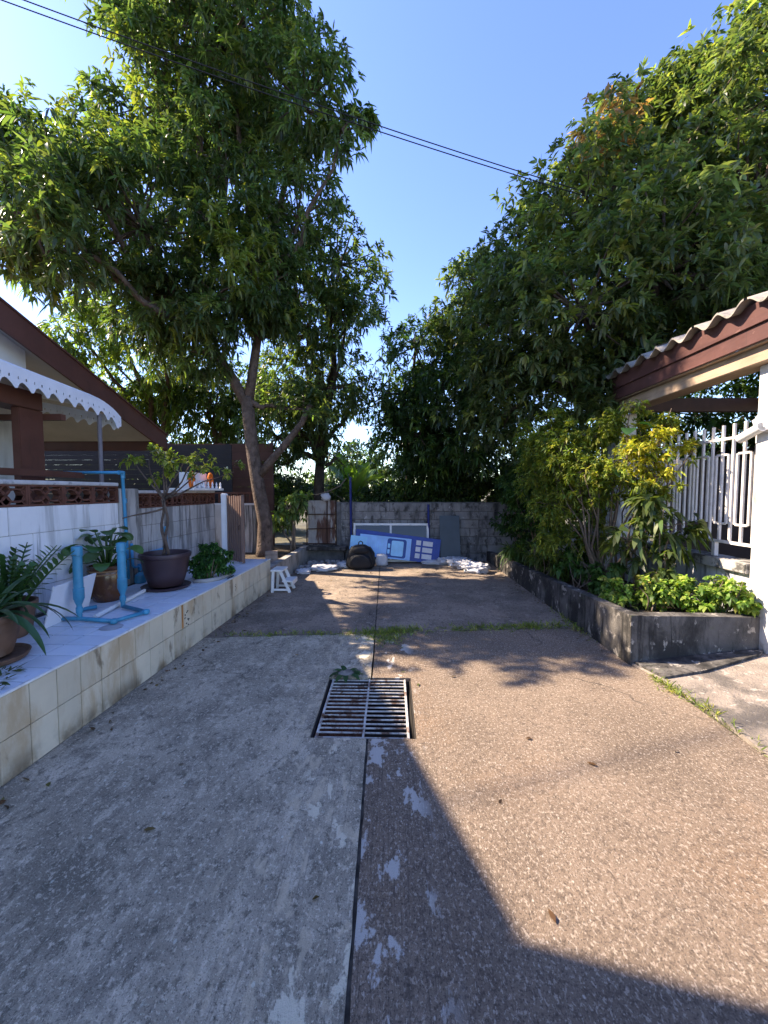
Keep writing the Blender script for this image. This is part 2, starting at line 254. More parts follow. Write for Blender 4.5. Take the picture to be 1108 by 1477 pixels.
# ------------------------------------------------------------------ mesh helpers
class MB:
    def __init__(s): s.v = []; s.f = []
    def add(s, vs_, fs):
        o = len(s.v); s.v += [tuple(p) for p in vs_]; s.f += [tuple(i + o for i in f) for f in fs]; return s
    def box(s, lo, hi, M=None):
        x0, y0, z0 = lo; x1, y1, z1 = hi
        p = [(x0,y0,z0),(x1,y0,z0),(x1,y1,z0),(x0,y1,z0),(x0,y0,z1),(x1,y0,z1),(x1,y1,z1),(x0,y1,z1)]
        if M: p = [M @ Vector(q) for q in p]
        return s.add(p, [(3,2,1,0),(4,5,6,7),(0,1,5,4),(1,2,6,5),(2,3,7,6),(3,0,4,7)])
    def bar(s, a, b, wd, ht=None):
        a, b = Vector(a), Vector(b); d = (b - a); L = d.length; q = d.to_track_quat('X', 'Z').to_matrix().to_4x4()
        ht = ht or wd
        return s.box((0, -wd/2, -ht/2), (L, wd/2, ht/2), Matrix.Translation(a) @ q)
    def tube(s, pts, rad, n=8, cap=True):
        pts = [Vector(p) for p in pts]; m = len(pts)
        rad = rad if isinstance(rad, (list, tuple)) else [rad] * m
        rings = []; ref = None
        for i, p in enumerate(pts):
            d = (pts[min(i+1, m-1)] - pts[max(i-1, 0)]).normalized()
            if ref is None: ref = d.orthogonal().normalized()
            else:
                ref = (ref - d * ref.dot(d))
                ref = ref.normalized() if ref.length > 1e-6 else d.orthogonal().normalized()
            u = d.cross(ref)
            rings.append([p + (ref * math.cos(2*math.pi*k/n) + u * math.sin(2*math.pi*k/n)) * rad[i] for k in range(n)])
        vs_ = [q for r in rings for q in r]; fs = []
        for i in range(m - 1):
            for k in range(n):
                k2 = (k + 1) % n; fs.append((i*n+k, i*n+k2, (i+1)*n+k2, (i+1)*n+k))
        if cap: fs.append(tuple(range(n-1, -1, -1))); fs.append(tuple((m-1)*n + k for k in range(n)))
        return s.add(vs_, fs)
    def lathe(s, prof, c, n=32):
        vs_ = []; fs = []; m = len(prof)
        for r, z in prof:
            for k in range(n):
                a = 2*math.pi*k/n; vs_.append((c[0]+r*math.cos(a), c[1]+r*math.sin(a), c[2]+z))
        for i in range(m-1):
            for k in range(n):
                k2 = (k+1) % n; fs.append((i*n+k, i*n+k2, (i+1)*n+k2, (i+1)*n+k))
        fs.append(tuple(range(n-1, -1, -1))); fs.append(tuple((m-1)*n+k for k in range(n)))
        return s.add(vs_, fs)
    def prism(s, poly, z0, z1):
        n = len(poly); z0 = z0 if callable(z0) else (lambda x, y, c=z0: c); z1 = z1 if callable(z1) else (lambda x, y, c=z1: c)
        v = [(x, y, z0(x, y)) for x, y in poly] + [(x, y, z1(x, y)) for x, y in poly]
        return s.add(v, [tuple(range(n-1, -1, -1)), tuple(range(n, 2*n))] + [(i, (i+1) % n, n+(i+1) % n, n+i) for i in range(n)])
    def blob(s, c, r, e=2.4, seg=20, ring=12, wr=0.0, wf=6.0, seed=0, flat=None, M=None):
        vs_ = []; fs = []
        sg = lambda a, p: math.copysign(abs(a) ** p, a)
        p_ = 2.0 / e
        for i in range(ring + 1):
            ph = -math.pi/2 + math.pi*i/ring
            for k in range(seg):
                th = 2*math.pi*k/seg
                q = Vector((sg(math.cos(ph), p_)*sg(math.cos(th), p_), sg(math.cos(ph), p_)*sg(math.sin(th), p_), sg(math.sin(ph), p_)))
                if wr: q *= 1 + wr * mnoise.noise(q * wf * 0.4 + Vector((seed*3.1, 0, seed))) + 0.4*wr*mnoise.noise(q * wf + Vector((0, seed*2.7, 0)))
                q = Vector((q.x*r[0], q.y*r[1], q.z*r[2]))
                if flat is not None and q.z < flat: q.z = flat + (q.z-flat)*0.05
                if M: q = M @ q
                vs_.append((c[0]+q.x, c[1]+q.y, c[2]+q.z))
        for i in range(ring):
            for k in range(seg):
                k2 = (k+1) % seg; fs.append((i*seg+k, i*seg+k2, (i+1)*seg+k2, (i+1)*seg+k))
        return s.add(vs_, fs)
    def build(s, name, m, parent=None, smooth=False, bev=0.0, kind=None):
        off = Vector(parent.location) if parent else Vector((0, 0, 0))
        if parent and parent.parent: off = off + Vector(parent.parent.location)
        me = bpy.data.meshes.new(name)
        me.from_pydata([tuple(Vector(p) - off) for p in s.v], [], s.f); me.update()
        if bev or True:
            bm = bmesh.new(); bm.from_mesh(me)
            bmesh.ops.remove_doubles(bm, verts=bm.verts, dist=1e-6)
            if bev: bmesh.ops.bevel(bm, geom=list(bm.edges), offset=bev, segments=2, affect='EDGES', clamp_overlap=True)
            bmesh.ops.recalc_face_normals(bm, faces=bm.faces); bm.to_mesh(me); bm.free()
        o = bpy.data.objects.new(name, me); C.objects.link(o); me.materials.append(m)
        if parent: o.parent = parent
        if smooth:
            me.polygons.foreach_set('use_smooth', [True] * len(me.polygons))
            if smooth == 'auto':
                me.set_sharp_from_angle(angle=R_(40))
        if kind: o['kind'] = kind
        return o
def wloc(o):
    v = Vector(o.location)
    return v + (wloc(o.parent) if o.parent else Vector((0, 0, 0)))
def thing(name, label, cat, loc, group=None):
    o = bpy.data.objects.new(name, None); C.objects.link(o); o.location = loc; o.empty_display_size = 0.1
    o['label'] = label; o['category'] = cat
    if group: o['group'] = group
    return o
def tag(o, label, cat, group=None):
    o['label'] = label; o['category'] = cat
    if group: o['group'] = group
    return o
def setting(name, loc=(0, 0, 0)):
    o = bpy.data.objects.new(name, None); C.objects.link(o); o.location = loc; o['kind'] = 'structure'; return o
def share(src_me, name, parent, loc, rot=(0, 0, 0), scale=(1, 1, 1)):
    o = bpy.data.objects.new(name, src_me); C.objects.link(o); o.parent = parent
    o.location = Vector(loc) - wloc(parent); o.rotation_euler = rot; o.scale = scale; return o
def mesh_only(mb, name, m, bev=0.0, smooth=False):
    o = mb.build(name, m, None, smooth, bev); me = o.data; bpy.data.objects.remove(o); return me
def wob(a, b, n, amp, seed=0, sag=0):
    a, b = Vector(a), Vector(b); out = []
    for i in range(n + 1):
        t = i / n; p = a.lerp(b, t); k = math.sin(math.pi * t)
        q = mnoise.noise_vector(p * 1.7 + Vector((seed, seed*2.3, 0)))
        out.append(p + q * amp * k + Vector((0, 0, -sag * k)))
    return out

# ------------------------------------------------------------------ foliage
def unit(a): return a / np.maximum(np.linalg.norm(a, axis=1, keepdims=True), 1e-9)
def foliage(name, parent, pos, axis, per, L, W, mt, cols, droop=0.5, spread=(28, 98), curl=0.1, smooth=False, kind='stuff', clcol=None, lit=None):
    """one mesh of many lance-shaped leaves in whorls: pos, axis = twig tips and their directions"""
    n = len(pos); idx = np.repeat(np.arange(n), per); m = len(idx)
    ax = unit(axis)[idx]
    rnd = unit(rng.normal(size=(m, 3)))
    side = unit(np.cross(ax, rnd))
    ang = np.radians(rng.uniform(spread[0], spread[1], m))[:, None]
    d = unit(ax * np.cos(ang) + side * np.sin(ang))
    cs_ = rng.uniform(0.6, 1.25, n)[idx]; cb_ = rng.uniform(0.72, 1.3, n)[idx]
    ln = L * (rng.uniform(0.6, 1.2, m) * cs_)[:, None]; wd = W * (rng.uniform(0.7, 1.2, m) * (.4 + .6*cs_))[:, None] * 0.5
    dr = droop * (rng.uniform(0.4, 1.6, m) * rng.uniform(.5, 1.6, n)[idx])[:, None]
    up = unit(np.array([[0, 0, 1.0]]) + rng.normal(size=(m, 3)) * 0.35)
    s = unit(np.cross(d, up)); nn = np.cross(s, d)
    base = pos[idx] + ax * (rng.uniform(-0.25, 0.25, m)[:, None] * L)
    g = np.array([[0, 0, -1.0]])
    def at(t): return base + d * ln * t + g * ln * dr * t * t
    P = np.empty((m, 6, 3))
    P[:, 0] = at(0.02); a = at(0.36); b = at(0.72); P[:, 5] = at(1.0)
    fold = nn * wd * curl * 4
    P[:, 1] = a - s * wd + fold; P[:, 2] = a + s * wd + fold; P[:, 3] = b + s * wd * 0.72 + fold * .5; P[:, 4] = b - s * wd * 0.72 + fold * .5
    cols_a = np.array([c[:3] for c in cols]); wts = np.array([c[3] for c in cols]); wts = wts / wts.sum()
    ci = rng.choice(len(cols), n, p=wts) if clcol is None else clcol
    col = cols_a[ci][idx] * (rng.uniform(0.75, 1.25, m) * cb_)[:, None] * np.stack([rng.uniform(.85, 1.2, m), np.ones(m), rng.uniform(.8, 1.2, m)], 1)
    colv = np.ones((m, 6, 4)); colv[:, :, :3] = col[:, None, :]
    me = bpy.data.meshes.new(name)
    off = np.array(wloc(parent)) if parent else np.zeros(3)
    me.vertices.add(m * 6); me.vertices.foreach_set('co', (P - off).reshape(-1).astype(np.float32))
    o6 = (np.arange(m) * 6)[:, None]
    loops = (o6 + np.array([[0, 2, 1, 1, 2, 3, 4, 4, 3, 5]])).reshape(-1)
    st = (np.arange(m) * 10)[:, None] + np.array([[0, 3, 7]])
    me.loops.add(m * 10); me.loops.foreach_set('vertex_index', loops.astype(np.int32))
    me.polygons.add(m * 3); me.polygons.foreach_set('loop_start', st.reshape(-1).astype(np.int32))
    me.polygons.foreach_set('loop_total', np.tile([3, 4, 3], m).astype(np.int32))
    me.update(calc_edges=True)
    me.polygons.foreach_set('use_smooth', np.ones(m * 3, dtype=bool))
    at_ = me.attributes.new('col', 'FLOAT_COLOR', 'POINT'); at_.data.foreach_set('color', colv.reshape(-1).astype(np.float32))
    me.materials.append(mt)
    o = bpy.data.objects.new(name, me); C.objects.link(o)
    if parent: o.parent = parent
    if kind: o['kind'] = kind
    return o
def clumps(lobes, per_area, q, rs=(0.28, 0.5), shell=(0.6, 1.05), up=0.35, seed=1):
    """twig tips gathered in clumps over the shells of overlapping lobes; returns tips, axes, clump centres"""
    r = np.random.default_rng(seed); P = []; A = []; CC = []; lobe_of = []
    for li, (x, y, z, rad) in enumerate(lobes):
        m = max(3, int(per_area * 4 * math.pi * rad * rad))
        d = unit(r.normal(size=(m, 3))); c = np.array([x, y, z])
        ce = c + d * rad * r.uniform(shell[0], shell[1], m)[:, None]
        for j in range(m):
            k = max(2, int(q * r.uniform(0.5, 1.5))); s_ = r.uniform(*rs) * min(1.0, rad / 0.8 + 0.3)
            p = ce[j] + unit(r.normal(size=(k, 3))) * s_ * r.uniform(0.2, 1, (k, 1)) ** 0.6 * np.array([[1, 1, 0.8]])
            a = unit(d[j][None] * 0.8 + unit(p - ce[j]) * 0.7 + np.array([[0, 0, up]]) + r.normal(size=(k, 3)) * 0.3)
            P.append(p); A.append(a)
        CC.append(ce); lobe_of += [li] * m
    return np.concatenate(P), np.concatenate(A), np.concatenate(CC), lobe_of
def tree(name, label, loc, trunk, lobes_in, *a, extra=(), **k):
    return tree_(name, label, loc, trunk, lobes_in, *a, extra=extra, **k)
def tree_(name, label, loc, trunk, lobes, L, W, cols, per_area=3.0, q=12, per=9, bm=None, group=None, limb_r=0.09, seed=3, droop=0.55, forks=None, twigs=0.5, rs=(0.28, 0.5), hot=None, mt=None, cat='tree', n_tr=9, extra=()):
    t = thing(name, label, cat, loc, group)
    bm = bm or bark; mb = MB()
    mb.tube([p[:3] for p in trunk], [p[3] for p in trunk], n_tr)
    mb.build('trunk', bm, t, True)
    P, A, CC, lo = clumps(lobes, per_area, q, seed=seed, rs=rs)
    fk = [Vector(f) for f in (forks or [trunk[-1][:3]])]
    lm = MB(); r = random.Random(seed)
    for (x, y, z, rad) in lobes:
        c = Vector((x, y, z)); f = min(fk, key=lambda q_: (q_ - c).length + (3 if q_.z > c.z + 0.4 else 0))
        pts = wob(f, c, 6, 0.35, r.random() * 9); rr = limb_r * (0.5 + 0.5 * min(1, rad))
        lm.tube(pts, [rr * (1 - 0.68 * i / 6) for i in range(7)], 6)
    for pts, r0, r1 in extra:
        lm.tube(pts, [r0 + (r1-r0)*i/(len(pts)-1) for i in range(len(pts))], 8)
    for ce, li in zip(CC, lo):
        if r.random() < twigs:
            x, y, z, rad = lobes[li]
            lm.tube(wob((x, y, z), ce, 3, 0.12, r.random() * 9), [limb_r * .3, limb_r * .22, limb_r * .15, 0.006], 4, cap=False)
    lm.build('limbs', bm, t, True)
    clcol = None
    if hot:           # young flushes: (x,y,z,radius,colour index)
        rr_ = np.random.default_rng(seed + 5)
        wts = np.array([c[3] for c in cols]); clcol = rr_.choice(len(cols), len(P), p=wts / wts.sum())
        for (x, y, z, rad, k) in hot:
            sel = (np.linalg.norm(P - np.array([x, y, z]), axis=1) < rad) & (rr_.random(len(P)) < 0.7); clcol[sel] = k
    foliage('crown', t, P, A, per, L, W, mt or leaf, cols, droop=droop, clcol=clcol)
    return t

# ------------------------------------------------------------------ ground and driveway
DX0, DX1, DY0, DY1 = -2.0, 2.12, -4.0, 8.32
g = MB(); B = 400
for lo, hi in (((-B, -B), (DX0, B)), ((DX1, -B), (B, B)), ((DX0, DY1), (DX1, B)), ((DX0, -B), (DX1, DY0))):
    g.add([(lo[0], lo[1], -0.012), (hi[0], lo[1], -0.012), (hi[0], hi[1], -0.012), (lo[0], hi[1], -0.012)], [(0, 1, 2, 3)])
gr = g.build('ground', earth); gr['kind'] = 'structure'
sb = MB().box((DX0 - .05, DY0 - .05, -0.42), (DX1 + .05, DY1 + .05, -0.40)).build('sub_base', pit_m); sb['kind'] = 'structure'
jx = lambda y: -0.11 - 0.016 * y            # centre joint
jc = lambda x: 4.04 + 0.095 * (x + 0.15)    # cross joint
GX0, GX1, GY0, GY1 = -0.50, 0.155, 2.28, 3.05
e = 0.007
drive = setting('driveway')
def edge_pts(x0, x1, f, n=60, amp=0.008, sd=0):
    return [(x0 + (x1-x0)*i/n, f(x0 + (x1-x0)*i/n) + amp * mnoise.noise(Vector((i*1.7, sd, 0)))) for i in range(n+1)]
def side_pts(y0, y1, n=90, off=0.0, amp=0.006, sd=0):
    return [(jx(y0+(y1-y0)*i/n) + off + amp * mnoise.noise(Vector((i*1.3, sd, 5))), y0+(y1-y0)*i/n) for i in range(n+1)]
ln_ = [(DX0, DY0)] + side_pts(DY0, GY0, off=-e, sd=1) + [(GX0, GY0), (GX0, GY1)] + side_pts(GY1, jc(jx(4)) - e, 4, -e, sd=2) + edge_pts(jx(4.04)-e, DX0, lambda x: jc(x)-e, sd=3)[1:]
MB().prism(ln_, -0.40, 0).build('slab', conc_left, drive)
rn_ = [(DX1, DY0), (DX1, jc(DX1) - e)] + edge_pts(DX1, jx(4.04)+e, lambda x: jc(x)-e, sd=4)[1:] + side_pts(jc(jx(4)) - 0.05, GY1, 4, e, sd=5) + [(GX1, GY1), (GX1, GY0)] + side_pts(GY0, DY0, off=e, sd=6)
MB().prism(rn_[::1], -0.40, 0).build('slab', conc_right, drive)
lf_ = [(DX0, jc(DX0)+e)] + edge_pts(DX0, jx(4.04)-e, lambda x: jc(x)+e, sd=7) + side_pts(jc(jx(4))+.02, DY1, off=-e, sd=8) + [(DX0, DY1)]
MB().prism(lf_[1:], -0.40, 0.0).build('slab', conc_far, drive)
rf_ = edge_pts(jx(4.04)+e, DX1, lambda x: jc(x)+e, sd=9) + [(DX1, DY1)] + side_pts(DY1, jc(jx(4))+.02, off=e, sd=10)
MB().prism(rf_, -0.40, 0.0).build('slab', conc_far, drive)
MB().box((jx(8)-.1, 4.2, -.03), (jx(4)+.1, DY1, -.010)).box((jx(2)-.08, DY0, -.03), (jx(-3)+.08, GY0-.02, -.009)).box((DX0+.01, 3.8, -.034), (DX1-.01, 4.19, -.012)).build('joint_filler', mat('joint_dirt', (.075, .065, .052), .95, .5, 14, .8, 60, .1), drive)
# side apron on the right: cracked older concrete, slightly raised
ap = [(2.075, 3.33), (2.15, 3.02), (2.17, 2.66), (2.125, 2.14), (2.15, 1.5), (2.14, 0.6), (2.15, -4), (7, -4), (7, 3.6), (3.35, 3.62), (2.2, 3.42)]
apron = setting('apron')
MB().prism(ap, -0.1, lambda x, y: 0.012 + max(0, x - 2.1) * 0.05).build('slab', conc_patch, apron)
MB().prism([(2.10, 3.30), (2.16, 3.04), (2.55, 3.12), (3.2, 3.36), (3.3, 3.44), (2.12, 3.36)], 0.0, lambda x, y: 0.030 + max(0, x - 2.1) * 0.058).build('kerb_shadow_strip', kerb_m, apron)  # dark piece standing in for the kerb's shadow on the apron

# drain
pit = setting('drain_pit')
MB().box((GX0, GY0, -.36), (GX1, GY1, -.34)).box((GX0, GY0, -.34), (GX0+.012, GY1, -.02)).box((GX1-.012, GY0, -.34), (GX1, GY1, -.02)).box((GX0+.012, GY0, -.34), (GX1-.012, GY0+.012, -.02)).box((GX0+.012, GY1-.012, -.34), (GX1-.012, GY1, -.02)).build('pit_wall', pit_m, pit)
db = MB(); nx, ny = 14, 18
vv = []
for j in range(ny+1):
    for i in range(nx+1):
        x = GX0+.015 + .31*i/nx; y = GY0+.015 + .74*j/ny
        vv.append((x, y, -.060 + .05*mnoise.noise(Vector((x*14, y*14, 0))) + .02*mnoise.noise(Vector((x*40, y*40, 3)))))
db.add(vv, [(j*(nx+1)+i, j*(nx+1)+i+1, (j+1)*(nx+1)+i+1, (j+1)*(nx+1)+i) for j in range(ny) for i in range(nx)])
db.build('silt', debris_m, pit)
grate = thing('drain_grate', 'square galvanised steel drain grate set into the concrete driveway', 'grate', ((GX0+GX1)/2, (GY0+GY1)/2, 0))
ax0, ax1 = GX0+.035, GX1-.05
for x, wd in ((ax0, .012), (-0.175, .012), (ax1, .016)):
    MB().box((x-wd/2, GY0+.01, -.03), (x+wd/2, GY1-.015, -.004)).build('side_bar', steel, grate, bev=.002)
cb = mesh_only(MB().box((-(ax1-ax0)/2, -.0038, -.016), ((ax1-ax0)/2, .0038, -.0065)), 'cross_bar', steel, .0015)
for i in range(16):
    y = GY0 + .022 + (GY1-GY0-.05) * i/15
    share(cb, 'cross_bar', grate, ((ax0+ax1)/2, y + random.uniform(-.003, .003), 0), (0, 0, random.uniform(-.012, .012)))

# ------------------------------------------------------------------ tiled terrace (left)
TH = math.atan(0.03)
def LF(x, y, z): return Vector((-2.03 + x*math.cos(TH) + y*math.sin(TH), -x*math.sin(TH) + y*math.cos(TH), z))
LR = (0, 0, -TH)
LM = Matrix.Translation((-2.03, 0, 0)) @ Matrix.Rotation(-TH, 4, 'Z')
terr = thing('tiled_terrace', 'long raised terrace clad in cream and pale blue tiles along the white wall', 'terrace', LF(-.5, 3, 0))
T1 = 5.86
MB().box((-1.22, -1.0, -.02), (-.010, T1, .458), LM).build('terrace_body', grout, terr)
tw, thh = .167, .232
ft = mesh_only(MB().box((-.009, -tw/2+.002, -.112), (0, tw/2-.002, .112)), 'face_tile', tile_front, .0018)
tt = mesh_only(MB().box((-.1135, -tw/2+.0045, -.007), (.1135, tw/2-.0045, 0)), 'floor_tile', tile_top, .0018)
ncol = int((T1 - 0.85) / tw)
for i in range(ncol):
    y = T1 - tw/2 - i*tw
    for z in (.116, .344):
        share(ft, 'wall_tile', terr, LF(random.uniform(-.001, .001), y, z), (0, 0, -TH + random.uniform(-.006, .006)))
    for k in range(4):
        share(tt, 'floor_tile', terr, LF(-.135 - k*.2355, y, .466 + random.uniform(-.0008, .0008)), LR)
MB().box((-.018, -1, .459), (.006, T1, .471), LM).build('edge_trim', trim_m, terr, bev=.003)
# lower planting strip beyond the terrace
strip = thing('rear_kerb', 'low grey concrete kerb running on past the end of the tiled terrace', 'kerb', LF(0, 7, 0))
MB().box((-.13, T1+.01, -.02), (.0, 8.3, .33), LM).build('kerb_body', mat('kerb_pale', (0.30, 0.285, 0.26), .9, .2, 4, .5, 50, layers=[((.1, .09, .08), 'noise', (5, 5, 3), .5, .66, .7)]), strip, bev=.008)
bed = MB().box((-1.5, T1+.01, -.02), (-.135, 8.8, .27), LM).build('bed_soil', soil); bed['kind'] = 'structure'

# ------------------------------------------------------------------ left boundary wall
WX = -1.05
def blockwall(name, label, y0, y1, z0, ztop_blocks, ztop_vent, bl, bmat, mm, vl):
    t = thing(name, label, 'wall', LF(WX-.05, (y0+y1)/2, 0))
    MB().box((WX-.085, y0+.002, z0-.4), (WX-.007, y1-.002, ztop_blocks-.004), LM).build('wall_core', mm, t)
    nz = max(1, round((ztop_blocks - z0) / .225)); bh = (ztop_blocks - z0) / nz
    me = {}
    for r in range(nz):
        y = y0 - (bl/2 if r % 2 else 0)
        while y < y1 - .02:
            a, b = max(y, y0), min(y + bl, y1)
            if b - a > .03:
                k = round(b-a, 3)
                if k not in me: me[k] = mesh_only(MB().box((-.09, -k/2+.0025, -bh/2+.0025), (0, k/2-.0025, bh/2-.0025)), 'block', bmat, .003)
                share(me[k], 'block', t, LF(WX + random.uniform(-.0015, .0015), (a+b)/2, z0 + bh*(r+.5)), LR)
            y += bl
    # pierced brown vent blocks
    h = ztop_vent - ztop_blocks; n = max(1, round((y1-y0)/vl)); l = (y1-y0)/n
    vm = MB()
    def strip2(pts, wd):
        out = []
        for i, p in enumerate(pts):
            a = Vector(pts[max(0, i-1)]); b = Vector(pts[min(len(pts)-1, i+1)]); d = (b-a).normalized(); nn = Vector((-d.y, d.x))*wd/2
            p = Vector(p); out += [p+nn, p-nn]
        m = len(out); v = [(-.075, q.x, q.y) for q in out] + [(-.012, q.x, q.y) for q in out]; f = []
        for i in range(len(pts)-1):
            a, b, c, d = 2*i, 2*i+1, 2*i+3, 2*i+2
            f += [(a, b, c, d), (m+d, m+c, m+b, m+a), (a, m+a, m+b, b) if i == 0 else (a, d, m+d, m+a), (b, m+b, m+c, c), (a, d, m+d, m+a)]
        vm.add(v, f)
    fr = .016
    for a, b, c, d in ((-l/2+.002, l/2-.002, -h/2+.001, -h/2+fr), (-l/2+.002, l/2-.002, h/2-fr, h/2-.001), (-l/2+.002, -l/2+fr, -h/2+fr, h/2-fr), (l/2-fr, l/2-.002, -h/2+fr, h/2-fr)):
        vm.box((-.085, a, c), (0, b, d))
    for s in (-1, 1):
        cy = s*l*.25; hw = l*.235
        for u in (-1, 1):
            strip2([(cy + hw*math.cos(t_), u*(h*.46)*(math.sin(t_))**1.0*.62) for t_ in [math.pi*i/10 for i in range(11)]], .014)
            strip2([(s*l*.005 + s*hw*.42*math.sin(math.pi*i/8), u*h*.47*(1 - i/8)) for i in range(9)], .012)
            strip2([(cy + s*hw*(1 - .45*math.sin(math.pi*i/8*.9)), u*h*.47*(1-i/8)) for i in range(9)], .011)
    vme = mesh_only(vm, 'vent_block', vent_m)
    for i in range(n): share(vme, 'vent_block', t, LF(WX, y0 + l*(i+.5), ztop_blocks + h/2), LR)
    MB().box((WX-.095, y0, ztop_vent+.001), (WX+.008, y1, ztop_vent+.036), LM).build('coping', cap_m, t, bev=.006)
    return t
wall1 = blockwall('boundary_wall', 'white painted block wall with a row of pierced brown vent blocks on top', .4, 4.12, .47, 1.375, 1.555, .39, wall_white, mortar, .352)
wall2 = blockwall('boundary_wall', 'black streaked block wall behind the potted tree, brown vent blocks along its top', 4.42, 6.26, .47, 1.30, 1.475, .37, wall_stain, mortar_d, .23)
pl = MB().box((WX-.14, 4.125, -.02), (WX+.02, 4.415, 1.53), LM).build('wall_pier', wall_stain, None, bev=.006)
tag(pl, 'grey stained concrete pier between the white wall and the streaked wall', 'pier')

# ------------------------------------------------------------------ left house
hs = thing('brown_roof_house', 'house with brown gable fascia, pale gable wall and porch behind the vent block wall', 'house', (-7, 2, 0))
def rz(y): return 3.41 + (4.09 - y) * 0.332
YA, YE, XR = -1.0, 7.04, -4.10
def slope(x0, x1, y0, y1, dz0, dz1, name, m, par=hs):
    a = MB(); v = []
    for x in (x0, x1):
        for y in (y0, y1):
            for dz in (dz0, dz1): v.append((x, y, rz(y)+dz))
    a.add(v, [(0,1,3,2),(4,6,7,5),(0,4,5,1),(2,3,7,6),(0,2,6,4),(1,5,7,3)]); return a.build(name, m, par)
rf = slope(-11, XR-.03, 2.31, YE, -.02, .07, 'roof', roof_brown_m)
slope(XR-.028, XR, 2.31, YE+.02, -.20, .09, 'fascia', brown_paint)
slope(XR-.034, XR+.018, 2.31, YE+.03, .092, .115, 'verge_flashing', brown_paint)
slope(-11, XR-.03, 2.31, YE-.05, -.045, -.022, 'soffit', soffit_m)
MB().prism([(-11, 7.045), (-4.1, 7.045), (-4.1, 7.08), (-11, 7.08)], 2.24, 2.44).build('eave_board', brown_paint, hs)
gw = MB(); gw.add([(-4.38, 0.2, 0), (-4.38, 4.65, 0), (-4.38, 4.65, rz(4.65)-.05), (-4.38, 2.31, rz(2.31)-.05), (-4.38, .2, rz(2.31)-.05),
                   (-4.55, 0.2, 0), (-4.55, 4.65, 0), (-4.55, 4.65, rz(4.65)-.05), (-4.55, 2.31, rz(2.31)-.05), (-4.55, .2, rz(2.31)-.05)],
                  [(0,1,2,3,4), (9,8,7,6,5), (0,5,6,1), (1,6,7,2), (2,7,8,3), (3,8,9,4), (4,9,5,0)])
gw.build('gable_wall', gable_m, hs)
MB().box((-11, -7, 0), (-4.56, .19, 4.2)).box((-11, -7, 4.2), (-4.1, .195, 7.2)).box((-11, .2, 3.6), (-4.1, 2.305, 7.2)).build('upper_storey', gable_m, hs)
MB().box((-11, 5.2, 0), (-4.9, 5.3, 2.6)).build('porch_wall', soffit_m, hs)
MB().box((-3.60, 3.64, 0), (-3.52, 3.90, 2.30)).build('porch_column', brown_paint, hs, bev=.006)
MB().box((-3.76, .5, 2.30), (-3.50, 3.88, 2.47)).build('porch_beam', brown_paint, hs, bev=.006)
MB().box((-4.37, 3.9, 2.22), (-3.34, 3.96, 2.28)).build('awning_bracket', brown_paint, hs)
MB().tube([(-3.34, 4.42, 0), (-3.34, 4.42, 2.36)], .022, 8).build('awning_post', mat('post_grey', (.20, .17, .16), .5, .1, 6, .05), hs, True)
MB().box((-3.36, .6, 1.64), (-3.30, 4.12, 1.70)).build('rail', brown_paint, hs)
# awning with a perforated scalloped valance
aw = thing('scalloped_awning', 'white metal awning with scalloped, perforated edge below the gable', 'awning', (-3.7, 3, 2.5))
AZ = lambda y: 2.60 - 0.055 * (y - 3.2)
ash = MB(); v = []; f = []
ys = [.6 + (4.72-.6)*i/30 for i in range(31)]
for y in ys:
    k = max(0, (y-4.35)/.37); dn = .12*k*k
    for x, z in ((-3.30, AZ(y)), (-3.36, AZ(y)+.035), (-3.7, AZ(y)+.13), (-4.37, AZ(y)+.26)): v.append((x, y, z - dn))
for i in range(30):
    for k in range(3): f.append((i*4+k, i*4+k+1, (i+1)*4+k+1, (i+1)*4+k))
ash.add(v, f); so = ash.build('awning_sheet', awning_w, aw, True)
md = so.modifiers.new('thick', 'SOLIDIFY'); md.thickness = .012; md.offset = 0
val = MB(); nsc = 26; a0, a1 = .62, 4.71; sw = (a1-a0)/nsc
def valance(P):   # P(u, dz) -> point ; u in 0..nsc
    for i in range(nsc):
        prof = [(0, -.120), (.16, -.125), (.38, -.15), (.58, -.185), (.72, -.18), (.86, -.135), (1, -.120)]
        row = [(i+u, d) for u, d in prof]
        hole = [(.5 + .13*math.cos(t_), -.10 + .018*math.sin(t_)) for t_ in [2*math.pi*j/6 for j in range(6)]]
        n = len(row)
        for th_ in (0, .006):
            pass
        top = [(i+u, 0.0) for u, _ in prof]
        mid = [(i+u, -.075) for u, _ in prof]
        for A, Bq in ((top, mid),):
            for j in range(n-1): val.add([P(*A[j]), P(*Bq[j]), P(*Bq[j+1]), P(*A[j+1])], [(0, 1, 2, 3)])
        for j in range(n-1):
            if j in (1, 4):   # small slots
                u0, u1 = mid[j][0], mid[j+1][0]; d = (u1-u0)*.28
                for (p0, p1, q0, q1) in ((u0, u0+d, 0, 1), (u1-d, u1, 0, 1)):
                    val.add([P(p0, -.075), P(p0, -.10), P(p1, -.10), P(p1, -.075)], [(0, 1, 2, 3)])
                val.add([P(u0, -.10), P(*row[j]), P(*row[j+1]), P(u1, -.10)], [(0, 1, 2, 3)])
            else:
                val.add([P(*mid[j]), P(*row[j]), P(*row[j+1]), P(*mid[j+1])], [(0, 1, 2, 3)])
valance(lambda u, d: (-3.295 + .0*d, a0+u*sw, AZ(a0+u*sw) + d - .12*max(0, (a0+u*sw-4.35)/.37)**2))
vo = val.build('valance', awning_w, aw); md = vo.modifiers.new('thick', 'SOLIDIFY'); md.thickness = .004; md.offset = 0
val = MB(); nsc = 7
valance(lambda u, d: (-3.30 - u*.15, 4.725, AZ(4.72)-.12 + u*.03 + d*.9))
vo = val.build('end_valance', awning_w, aw); md = vo.modifiers.new('thick', 'SOLIDIFY'); md.thickness = .004; md.offset = 0

